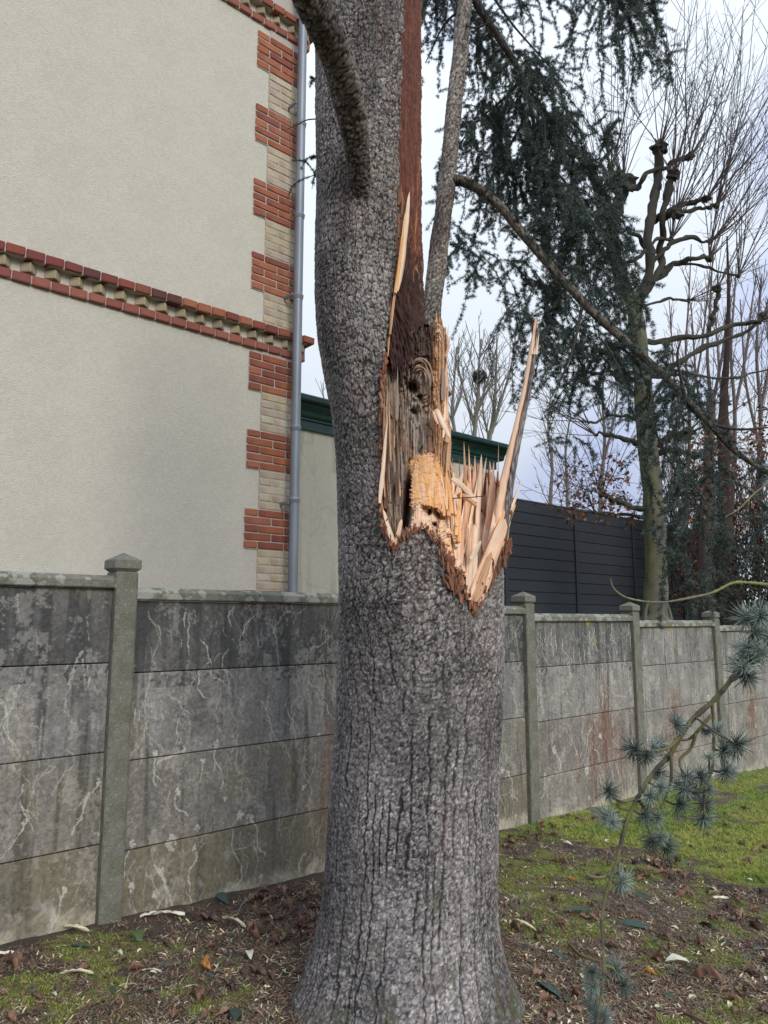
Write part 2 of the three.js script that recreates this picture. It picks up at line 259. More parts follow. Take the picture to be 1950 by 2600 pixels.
// ------------------------------------------------------------------ concrete plate fence
{
  R = mulberry(14);
  const fence = thing('concrete_fence', 'weathered concrete panel fence with posts running behind the broken tree', 'fence', FW(0, 0, 0), FA);
  const PW = 1.82, PH = 2.0, TW = 704, TH = 704, KS = TW / 1024;
  // one weathered bay: algae, lime runs, rust; v = 0 at the ground
  function bay(seed, o) {
    const r = mulberry(seed), col = new Float32Array(TW * TH * 3), lime = new Float32Array(TW * TH), fineN = new Float32Array(TW * TH);
    const stamp = (x, y, rad, a) => { x *= KS; y *= KS; rad *= KS; const R2 = Math.ceil(rad + 1); for (let j = -R2; j <= R2; j++) for (let i = -R2; i <= R2; i++) { const q = Math.hypot(i, j) + (noise2((x + i) * 0.5, (y + j) * 0.5, seed) - 0.5) * rad * 1.1; if (q < rad) { const X = Math.round(x + i), Y = Math.round(y + j); if (X >= 0 && X < TW && Y >= 0 && Y < TH) lime[Y * TW + X] = Math.max(lime[Y * TW + X], a * clamp((rad - q) * 1.2)); } } };
    const vein = (x, y, len, w, a, slant = 0) => { let ang = -Math.PI / 2 + slant; for (let k = 0; k < len; k++) { ang += (r() - 0.5) * 1.0; ang = mix(ang, -Math.PI / 2 + slant + (noise2(x * 0.02, y * 0.02, seed + 5) - 0.5) * 2.6, 0.25); x += Math.cos(ang) * 1.7; y += Math.sin(ang) * 1.7; stamp(x, y, w * (0.5 + 0.9 * noise2(k * 0.09, w, seed)), a); if (r() < 0.012 && len > 40 && w > 1.2) vein(x, y, len * 0.4, w * 0.7, a, slant + (r() - 0.5) * 1.6); } };
    const blob = (x, y, s, a) => { for (let k = 0; k < 16; k++) stamp(x + (r() - 0.5) * s * 2, y + (r() - 0.5) * s * 2.6, s * (0.25 + 0.4 * r()), a); };
    for (let k = 0; k < o.veins; k++) { const y = (0.1 + 0.9 * r()) * 1024, big = r() < 0.16; vein(r() * 1024, y, 30 + r() * (big ? 120 : 90), big ? 3.4 : 1 + 1.5 * r(), 0.3 + 0.6 * r() * r(), (r() - 0.5) * 0.9); }
    for (let k = 0; k < o.blobs; k++) { const y = Math.pow(r(), 1.4) * 0.55 * 1024, x = r() * 1024, s = 5 + 12 * r() * r(); blob(x, y, s, 0.55 + 0.4 * r()); if (r() < 0.7) vein(x, y, 40 + 60 * r(), 2.6, 0.7, r() - 0.5); }
    for (let k = 0; k < o.runs; k++) { const x = r() * 1024, y = (0.62 + 0.36 * r()) * 1024, L = 20 + r() * 110, w = 1.5 + 4.5 * r() * r(); for (let q = 0; q < L; q += 1.5) stamp(x + (noise2(q * 0.05, k, seed) - 0.5) * 12, y - q, w * (1 - 0.6 * Math.abs(q / L - 0.4)), 0.35 + 0.45 * noise2(q * 0.1, k * 3.1, seed)); }
    const field = (w, h, f) => { const a = new Float32Array((w + 1) * (h + 1)); for (let j = 0; j <= h; j++) for (let i = 0; i <= w; i++) a[j * (w + 1) + i] = f(i / w, j / h); return (u, v) => { const x = u * w, y = v * h, i = Math.min(w - 1, x | 0), j = Math.min(h - 1, y | 0), fx = x - i, fy = y - j, k = j * (w + 1) + i; return (a[k] * (1 - fx) + a[k + 1] * fx) * (1 - fy) + (a[k + w + 1] * (1 - fx) + a[k + w + 2] * fx) * fy; }; };
    const fBig = field(64, 64, (u, v) => fbm(u * 5, v * 5, 4, seed + 2)), fStr = field(352, 48, (u, v) => fbm(u * 34, v * 2.6, 4, seed + 3)), fStr2 = field(400, 64, (u, v) => fbm(u * 90, v * 5, 3, seed + 8)), fMid = field(240, 240, (u, v) => fbm(u * 20, v * 20, 3, seed + 33)), fFoot = field(200, 1, u => fbm(u * 9, 3.3, 4, seed + 12)), fVein = field(300, 300, (u, v) => { const a = Math.abs(fbm(u * 9, v * 5, 4, seed + 51) - 0.5); return a; });
    const rust = []; for (let k = 0; k < o.rust; k++) rust.push([o.rx + (r() - 0.5) * o.rw, 0.25 + 0.28 * r(), 0.02 + 0.05 * r(), 0.06 + 0.16 * r()]);
    for (let j = 0; j < TH; j++) for (let i = 0; i < TW; i++) {
      const u = i / TW, v = j / TH, k = j * TW + i, y = v * PH;
      const pl = y > 1.554 - (fMid(u, v) > 0.60 ? 0.10 : 0) ? 0 : y > 1.045 ? 1 : y > 0.537 ? 2 : 3;
      const g = 0.7 * fbm(u * 120, v * 128, 2, 3) + 0.3 * noise2(u * 320, v * 340, 44), big = fBig(u, v), str = fStr(u, v), str2 = fStr2(u, v), mid = fMid(u, v);
      const base = o.tone[pl]; let L = base[0] * (0.52 + 0.80 * g + 0.55 * (big - 0.5) + 0.55 * (mid - 0.5) + 0.35 * (str - 0.5));
      let c = [L * base[1], L * base[2], L * base[3]];
      // black algae, hanging in streaks from the coping
      const al = sstep(0.40, 0.60, 0.55 * str + 0.25 * str2 + 0.2 * mid + o.algae[pl] - 0.12 * Math.abs(big - 0.5)) * 0.74; c = c.map((q, m) => mix(q, [0.038, 0.042, 0.045][m] * (0.6 + g), al));
      const ol = sstep(0.42, 0.6, 0.5 * big + 0.3 * mid + 0.2 * str + o.olive[pl]) * 0.5; c = c.map((q, m) => mix(q, [0.15, 0.13, 0.075][m] * (0.6 + 0.8 * g), ol));
      for (const [rx, ry, rw, rh] of rust) { const dx = (u - rx + (str - 0.5) * 0.05) / rw, dy = (v - ry) / rh, f = Math.exp(-dx * dx - dy * dy) * sstep(0.35, 0.62, 0.5 * str2 + 0.5 * mid + 0.08); if (f > 0.02) c = c.map((q, m) => mix(q, [0.16, 0.075, 0.045][m] * (0.6 + 0.8 * g), Math.min(0.62, f * 0.9))); }
      // pale washed foot of the wall, ragged edge
      const foot = sstep(0.02, -0.02, v - 0.115 - 0.10 * (fFoot(u, 0) - 0.5) - 0.05 * (mid - 0.5)) * 0.8; c = c.map((q, m) => mix(q, [0.42, 0.39, 0.31][m] * (0.6 + 0.8 * g), foot * (0.35 + 0.65 * sstep(0.35, 0.6, mid))));
      const wash = sstep(0.56, 0.68, 0.5 * mid + 0.3 * str2 + 0.25 * g + (o.wash ?? 0)) * 0.35; c = c.map((q, m) => mix(q, [0.40, 0.40, 0.375][m] * (0.7 + 0.6 * g), wash)); const vn = sstep(0.014, 0.002, fVein(u, v)) * sstep(0.5, 0.6, big + 0.2 * (mid - 0.5)) * 0.28; c = c.map((q, m) => mix(q, 0.42, vn));
      const lm = lime[k] * (0.4 + 1.1 * g) * 0.9; c = c.map((q, m) => mix(q, [0.54, 0.53, 0.48][m], clamp(lm * 1.1)));
      const pit = noise2(u * 256, v * 256, 66); if (pit > 0.955) c = c.map(q => q * 0.45);
      if (o.lichen) { const li = sstep(0.66, 0.70, fbm(u * 16, v * 16, 3, 99)) * sstep(0.10, 0.05, Math.abs(u - 0.53)) * sstep(0.86, 0.92, v); c = c.map((q, m) => mix(q, [0.42, 0.29, 0.03][m], li)); }
      fineN[k] = 0.55 * g + 0.45 * noise2(u * 400, v * 400, 61) + 0.25 * lime[k]; const sk = 1 - 0.10 * sstep(0.5, 0.66, 0.6 * str2 + 0.4 * str); col[k * 3] = c[0] * 1.06 * sk; col[k * 3 + 1] = c[1] * 1.01 * sk; col[k * 3 + 2] = c[2] * 0.93 * sk;
    }
    const map = tex(TW, TH, (u, v, i, j) => { const k = (j * TW + i) * 3; return [col[k], col[k + 1], col[k + 2]]; }, true, [1 / PW, 1 / PH]);
    const bump = tex(TW, TH, (u, v, i, j) => fineN[j * TW + i] * 0.8, false, [1 / PW, 1 / PH]);
    return std({ map, bumpMap: bump, bumpScale: 0.004, roughness: 0.95 });
  }
  const T = [[0.135, 1.0, 1.0, 0.98], [0.235, 1.01, 1, 0.97], [0.225, 1.03, 1, 0.91], [0.205, 1.06, 1, 0.80]];
  const bays = [
    bay(101, { veins: 105, blobs: 20, runs: 16, rust: 0, rx: 0.8, rw: 0.2, tone: T, algae: [0.04, -0.05, -0.05, -0.1], olive: [-0.16, -0.12, -0.08, 0.05] }),
    bay(202, { veins: 110, blobs: 36, runs: 16, rust: 5, rx: 0.86, rw: 0.24, tone: T, algae: [0.05, -0.06, -0.08, -0.12], olive: [-0.2, -0.14, -0.03, 0.08] }),
    bay(303, { veins: 190, blobs: 22, runs: 46, rust: 7, rx: 0.55, rw: 0.5, lichen: 1, tone: [[0.20, 1, 1, 0.99], [0.27, 1.03, 1, 0.96], [0.225, 1.07, 1, 0.92], [0.25, 1.05, 1, 0.88]], algae: [0.015, -0.08, -0.12, -0.14], olive: [-0.2, -0.2, -0.16, -0.08] }),
    bay(404, { veins: 90, blobs: 12, runs: 22, rust: 3, rx: 0.7, rw: 0.6, lichen: 1, tone: [[0.24, 1.02, 1, 0.97], [0.27, 1.03, 1, 0.96], [0.27, 1.06, 1, 0.92], [0.28, 1.04, 1, 0.90]], algae: [-0.06, -0.12, -0.12, -0.2], olive: [-0.2, -0.2, -0.2, -0.16] }),
  ];
  const postMat = std({ map: tex(512, 512, (u, v) => { const s = 0.75 + 0.5 * fbm(u * 40, v * 40, 3, 4, 40, 40), al = sstep(0.46, 0.62, fbm(u * 6, v * 5, 4, 9, 6, 5)) * 0.45, wh = noise2(u * 90, v * 90, 5, 90, 90) > 0.93 ? 0.2 : 0; return [mix(0.19, 0.12, al) * s + wh, mix(0.185, 0.12, al) * s + wh, mix(0.145, 0.07, al) * s + wh]; }, true, [2, 2]), bumpMap: fineOf(5), bumpScale: 0.005, roughness: 0.95 });
  const copeMat = std({ map: tex(512, 512, (u, v) => { const s = 0.7 + 0.6 * fbm(u * 50, v * 50, 3, 4, 50, 50), li = sstep(0.56, 0.66, fbm(u * 22, v * 22, 3, 19, 22, 22)) * 0.7, mo = sstep(0.5, 0.65, fbm(u * 7, v * 7, 4, 29, 7, 7)) * 0.5, ye = sstep(0.7, 0.74, fbm(u * 4, v * 4, 4, 45, 4, 4)); let c = [0.2 * s, 0.195 * s, 0.15 * s]; c = c.map((q, m) => mix(q, [0.10, 0.105, 0.05][m] * s, mo)); c = c.map((q, m) => mix(q, [0.40, 0.40, 0.34][m], li)); return c.map((q, m) => mix(q, [0.45, 0.35, 0.04][m], ye * 0.8)); }, true, [1, 1]), bumpMap: fineOf(5), bumpScale: 0.006, roughness: 0.95 });
  const ts = [-3.64, -1.82, 0, 1.815, 3.63, 5.42, 7.29, 9.1, 10.9, 12.7, 14.5], matOf = [0, 0, 1, 1, 2, 3, 3, 2, 3, 3];
  const capG = (() => { const g = new GB(), a = 0.076, b = 0.074; const ring = (h, y) => [[-h, -h], [h, -h], [h, h], [-h, h]].map(([x, z]) => g.v(x, y, z, x * 2, y + z)); const R0 = [[0.055, -0.012], [0.074, 0.006], [0.076, 0.008], [0.076, 0.052], [0.072, 0.057]]; const fl = []; for (let q = 0; q < R0.length - 1; q++) for (let s = 0; s < 4; s++) { const A = [[-1, -1], [1, -1], [1, 1], [-1, 1]], p = A[s], n = A[(s + 1) % 4], [h0, y0] = R0[q], [h1, y1] = R0[q + 1]; const i = [g.v(p[0] * h0, y0, p[1] * h0, 0, y0), g.v(p[0] * h1, y1, p[1] * h1, 0, y1), g.v(n[0] * h1, y1, n[1] * h1, 0.15, y1), g.v(n[0] * h0, y0, n[1] * h0, 0.15, y0)]; g.quad(i[0], i[1], i[2], i[3]); } for (let s = 0; s < 4; s++) { const A = [[-1, -1], [1, -1], [1, 1], [-1, 1]], p = A[s], n = A[(s + 1) % 4]; g.tri(g.v(p[0] * 0.072, 0.057, p[1] * 0.072, 0, 0), g.v(0, 0.098, 0, 0.07, 0.09), g.v(n[0] * 0.072, 0.057, n[1] * 0.072, 0.15, 0)); } return g.geo(); })();
  const copeProf = [[-0.06, 0.0], [-0.055, 0.045], [-0.02, 0.072], [0.012, 0.072], [0.052, 0.05], [0.056, 0.044], [0.056, 0.008], [0.05, 0.002], [0.03, 0.0]];
  for (let k = 0; k < ts.length; k++) {
    const t0 = ts[k], drop = -0.06 * (k - 2), ph = 2.3;
    const p = part('post', move(cbox(0.122, ph, 0.15, 0.008, 0.003, k + 1), 0, 0, 0), postMat, fence); p.position.set(t0, 1.90 + 0.06 + drop - ph / 2, 0.0);
    const c = part('post_cap', capG, postMat, p); c.position.y = ph / 2 + 0.012;
    if (k === ts.length - 1) break;
    const w = ts[k + 1] - t0 - 0.124, m = bays[matOf[k]], x0 = t0 + 0.062;
    const gy = groundT(t0 + PW / 2);
    const hs = [[1.805, 1.405], [1.405, 0.938], [0.938, 0.472], [0.472, -0.1]];
    hs.forEach(([hi, lo], j) => {
      const h = hi - lo - 0.005, q = cbox(w, h, 0.045, 0.0045, 0.0012, k * 4 + j + 1), uv = q.attributes.uv, pos = q.attributes.position;
      const vo = (1.805 + (j === 3 ? 0 : 0)); for (let i = 0; i < uv.count; i++) uv.setXY(i, pos.getX(i) + w / 2 + (k === 3 || k === 5 || k === 7 ? 0.4 * k : 0.03), clamp(1.99 - (vo - (lo + h / 2 + pos.getY(i))) * 1.09, 0.01, 1.995));
      const pl = part('panel', q, m, fence); pl.position.set(x0 + w / 2, (hi + lo) / 2 + drop, 0.012 + rr(-0.002, 0.002));
    });
    const cg = extrude(copeProf, w + 0.004), cp = part('coping', cg, copeMat, fence); cp.position.set(x0 - 0.002, 1.806 + drop, 0.012);
  }
}

// ------------------------------------------------------------------ ground
const soilTex = tex(1024, 1024, (u, v) => {
  const g = fbm(u * 64, v * 64, 4, 3, 64, 64), p = noise2(u * 256, v * 256, 6, 256, 256), w = worley(u * 90, v * 90, 12, 90, 90), ch = W.id > 0.86 ? 0.75 : 0; // light crumbs
  const k = 0.55 + 0.9 * g + 0.35 * (p - 0.5) + (w.f1 < 0.22 ? ch : 0); return [k, k * 0.97, k * 0.93];
}, true);
const soilBump = tex(1024, 1024, (u, v) => { const w = worley(u * 90, v * 90, 12, 90, 90); return 0.5 * fbm(u * 64, v * 64, 4, 3, 64, 64) + 0.25 * noise2(u * 256, v * 256, 6, 256, 256) + 0.3 * (1 - clamp(w.f1 * 1.6)); });
for (const t of [soilTex, soilBump]) t.repeat.set(1 / 0.9, 1 / 0.9);
const mixc0 = (a, b, t) => a.map((q, i) => mix(q, b[i], t));
const mossAt = (x, z) => { // 0 bare soil .. 1 moss; second value: lawn
  const [t, d] = toFence(x, z), u = -z;
  const n = fbm(x * 2.1, z * 2.1, 4, 51), m = fbm(x * 7, z * 7, 3, 61);
  const lawn = sstep(-0.12, 0.30, (u - 5.0) * 0.30 + (x - 1.9) * 0.24 + (n - 0.5) * 1.1 + (m - 0.5) * 0.4) * sstep(0.4, 1.1, x);
  const patch = sstep(0.50, 0.66, 0.6 * n + 0.4 * m + (x > 0.6 ? 0.035 * (u - 3.6) : -0.015) + (x > 0.6 && u > 3.7 ? 0.085 : 0));
  const bare = sstep(0.60, 0.70, fbm(x * 3.1 + 5, z * 3.1, 4, 57)) * 0.75; return [Math.max(patch, lawn) * (1 - bare * (0.4 + 0.6 * lawn)), lawn * (1 - bare)];
};
{
  const line = (fineA, fineB, step, far) => { const a = []; let x = fineA, s = step; const lo = []; while (x > -far) { s *= 1.35; x -= s; lo.unshift(x); } a.push(...lo); for (x = fineA; x <= fineB + 1e-6; x += step) a.push(x); s = step; while (x < far) { a.push(x); s *= 1.35; x += s; } return a; };
  const ts = line(-1.6, 9.5, 0.024, 400), ds = [...line(-4.3, -0.03, 0.024, 400).filter(d => d <= -0.02), 0.0, 0.03, 0.06, 0.2, 0.5, 1, 2, 4, 8, 16, 32, 64, 128, 256, 400];
  const n = ts.length, m = ds.length, p = new Float32Array(n * m * 3), c = new Float32Array(n * m * 3), uv = new Float32Array(n * m * 2), idx = [];
  ts.forEach((t, i) => ds.forEach((d, j) => {
    const k = i * m + j, w = FW(t, 0, d); let y = groundY(w.x, w.z);
    if (d > -0.25 && d <= 0) y += 0.02 * sstep(-0.25, 0, d) * noise2(t * 6, 4, 7);
    if (d >= 0.06) y = 1.56 - 0.0 * t + 0.05 * noise2(t * 2, d * 2, 3);
    p[k * 3] = w.x; p[k * 3 + 1] = y; p[k * 3 + 2] = w.z; uv[k * 2] = w.x; uv[k * 2 + 1] = w.z;
    const [mo, la] = mossAt(w.x, w.z), v = 0.7 + 0.6 * fbm(w.x * 14, w.z * 14, 3, 71), dk = fbm(w.x * 0.9 + 7, w.z * 0.9, 3, 81);
    const soil = [0.088, 0.064, 0.047].map((q, a) => mix(q, [0.15, 0.12, 0.092][a], sstep(0.42, 0.62, dk)) * v), moss = [0.20, 0.225, 0.045].map(q => q * v), yl = sstep(0.42, 0.62, fbm(w.x * 2.4, w.z * 2.4, 3, 58)), lawn = mixc0([0.22, 0.29, 0.06], [0.32, 0.345, 0.09], yl).map(q => q * v);
    const f = sstep(0.25, 0.75, mo + (noise2(w.x * 40, w.z * 40, 91) - 0.5) * 0.7); c.set(soil.map((q, a) => mix(q, mix(moss[a], lawn[a], la), f * 0.92)), k * 3);
  }));
  for (let i = 0; i < n - 1; i++) for (let j = 0; j < m - 1; j++) { const a = i * m + j, b = a + m; idx.push(a, b, a + 1, b, b + 1, a + 1); }
  const g = new THREE.BufferGeometry(); g.setAttribute('position', new THREE.BufferAttribute(p, 3)); g.setAttribute('color', new THREE.BufferAttribute(c, 3)); g.setAttribute('uv', new THREE.BufferAttribute(uv, 2)); g.setIndex(idx); g.computeVertexNormals();
  const nn = g.attributes.normal; if (nn.getY(Math.floor(n / 2) * m + Math.floor(m / 3)) < 0) { for (let i = 0; i < idx.length; i += 3) [idx[i], idx[i + 1]] = [idx[i + 1], idx[i]]; g.setIndex(idx); g.computeVertexNormals(); }
  const o = part('ground', g, std({ vertexColors: true, map: soilTex, bumpMap: soilBump, bumpScale: 0.02, roughness: 1 }), scene); o.userData.kind = 'structure';
}

// ------------------------------------------------------------------ the broken tree
const UA = 3.4;
const tree = thing('broken_tree', 'big grey barked conifer trunk torn open with splintered pale orange wood', 'tree', V(0, 0, 0));
const LR = [[-160, 806, 1074], [0, 800, 1073], [157, 800, 1073], [338, 800, 1073], [472, 798, 1071], [590, 796, 1071], [747, 797, 1077], [806, 799, 1090], [865, 802, 1118], [953, 817, 1136], [1054, 838, 1134], [1154, 847, 1134], [1190, 848, 1142], [1220, 849, 1166], [1250, 850, 1214], [1290, 851, 1258], [1330, 852, 1274], [1384, 854, 1279], [1480, 855, 1279], [1595, 856, 1280], [1700, 853, 1279], [1771, 849, 1277], [1880, 843, 1274], [1988, 831, 1272], [2120, 824, 1270], [2200, 821, 1269], [2286, 814, 1268], [2368, 798, 1274], [2422, 783, 1287], [2476, 768, 1305], [2537, 736, 1336], [2594, 700, 1368], [2660, 650, 1410], [2760, 590, 1470]];
const yOf = py => P(975, py, UA).y;
const secT = table(LR.map(([y, l, r]) => { const a = P(l, y, UA), b = P(r, y, UA); return [a.y, (a.x + b.x) / 2, (b.x - a.x) / 2 * 0.985]; }).reverse());
function sect(Y) { let a = secT(Y - 0.03), b = secT(Y), c = secT(Y + 0.03); return a.map((q, i) => (q + 2 * b[i] + c[i]) / 4); }
const barkEdgeX = table([[-200, 1027], [0, 1026], [120, 1024], [300, 1020], [450, 1016], [520, 1020], [590, 1015], [668, 1006], [747, 992], [825, 983], [904, 976]]);
const HOLE = [[1036, 860], [1036, 840], [984, 838], [983, 850], [976, 904], [970, 1000], [972, 1077], [967, 1140], [962, 1211], [964, 1276], [970, 1312], [978, 1346], [990, 1372], [1000, 1388], [1008, 1380], [1016, 1366], [1027, 1358], [1040, 1346], [1054, 1340], [1070, 1334], [1081, 1338], [1095, 1350], [1104, 1365], [1114, 1372], [1121, 1386], [1128, 1410], [1146, 1430], [1160, 1445], [1169, 1480], [1180, 1490], [1188, 1507], [1200, 1555], [1212, 1532], [1223, 1515], [1229, 1488], [1234, 1461], [1246, 1436], [1258, 1420], [1284, 1386], [1330, 1368], [1360, 1300], [1360, 900], [1130, 800], [1060, 860]];
function inPoly(x, y, poly) { let c = false; for (let i = 0, j = poly.length - 1; i < poly.length; j = i++) { const [xi, yi] = poly[i], [xj, yj] = poly[j]; if (yi > y !== yj > y && x < (xj - xi) * (y - yi) / (yj - yi) + xi) c = !c; } return c; }
// bark relief: plates with deep furrows, flakes on the plates; returns [height, colour]
function bark(a, y, low, out) {
  const wx = (noise2(a * 15, y * 7, 3) - 0.5) * 0.036 + (fbm(a * 62, y * 44, 2, 4) - 0.5) * 0.022, wy = (noise2(a * 12, y * 13, 5) - 0.5) * 0.04 + (noise2(a * 70, y * 60, 6) - 0.5) * 0.014;
  const X = a + wx, Yy = y + wy, fine = fbm(a * 175, y * 150, 2, 33), rag = (fine - 0.5) * 0.16;
  let w = worley(X / mix(0.034, 0.026, low), Yy / mix(0.036, 0.034, low), 7); const e = w.f2 - w.f1, id = w.id, t1 = w.dx * (hash(id * 9999 | 0, 3) - 0.5) + w.dy * (hash(id * 9999 | 0, 5) - 0.2);
  const sp3 = mix(0.058, 0.036, low), q3 = a / sp3 + 1.5 * (fbm(a * 11, y * mix(8, 4.2, low), 3, 61) - 0.5) + (noise2(a * 70, y * 48, 62) - 0.5) * 0.30, l3 = Math.round(q3), on3 = sstep(0.34, 0.52, noise2(l3 * 7.31, y * mix(5, 3.4, low), 64)), e3 = Math.abs(q3 - l3) * sp3 + (1 - on3) * 0.02;
  w = worley((a + wx * 0.6) / 0.0105 + 40, (y + wy * 0.6) / 0.0120, 17); const id2 = w.id, t2 = w.dx * (hash(id2 * 9999 | 0, 7) - 0.5) + w.dy * (hash(id2 * 9999 | 0, 11) - 0.3);
  const crack = sstep(0.03, 0.15, e + rag), longf = sstep(0.0006, 0.0052, e3 + rag * 0.008), lw = mix(0.5, 1, low), cw = mix(1, 0.45, low);
  const h = crack * 0.0052 * cw + longf * 0.0085 * lw + (id - 0.5) * 0.002 + t1 * 0.004 + (id2 - 0.5) * 0.0020 + t2 * 0.003 + (fine - 0.5) * 0.0034;
  const patch = fbm(a * 5 + 3, y * 4, 3, 44), sp = noise2(a * 215, y * 190, 55);
  let g = 0.030 + 0.055 * id + 0.15 * id2 * id2 + 0.22 * (fine - 0.36) + 0.17 * (patch - 0.48) + sstep(0.70, 0.84, sp) * 0.22; const stain = sstep(0.55, 0.68, fbm(a * 3.1 + 9, y * 1.6, 4, 47)) * 0.35; g = Math.max(0.018, g * (1 - stain) * mix(1.05, 1.13, low));
  const fur = 1 - (1 - (1 - crack) * mix(0.95, 0.6, low)) * (1 - (1 - longf) * lw), red = sstep(0.54, 0.7, fbm(a * 9, y * 2.2, 3, 66)), warm = 0.5 + 0.5 * id;
  const fc = [mix(0.024, 0.07, red), mix(0.019, 0.027, red), mix(0.016, 0.019, red)];
  out[0] = h; out[1] = mix(g * mix(1.04, mix(1.14, 1.10, low), warm), fc[0], fur); out[2] = mix(g * 0.99, fc[1], fur); out[3] = mix(g * mix(mix(0.92, 0.95, low), mix(0.84, 0.89, low), warm), fc[2], fur);
}
const woodMap = tex(256, 512, (u, v) => { const f = fbm(u * 46, v * 5, 4, 3, 46, 5), s = fbm(u * 90, v * 3, 2, 9, 90, 3), k = 0.84 + 0.32 * f + 0.26 * (s - 0.5); return [k, k * 0.985, k * 0.96]; }, true, [8, 2.5]);
const woodBump = tex(256, 512, (u, v) => 0.6 * fbm(u * 46, v * 5, 4, 3, 46, 5) + 0.4 * fbm(u * 90, v * 3, 2, 9, 90, 3), false, [8, 2.5]);
const woodMat = std({ vertexColors: true, map: woodMap, bumpMap: woodBump, bumpScale: 0.005, roughness: 0.78 });
const barkMat = std({ vertexColors: true, roughness: 0.95 });
const trunkPt = (phi, Y, dr = 0, s = sect(Y)) => { const r = s[1]; return V(s[0] + (r + dr) * Math.sin(phi), Y, -UA + (r * 0.95 + dr) * Math.cos(phi)); };
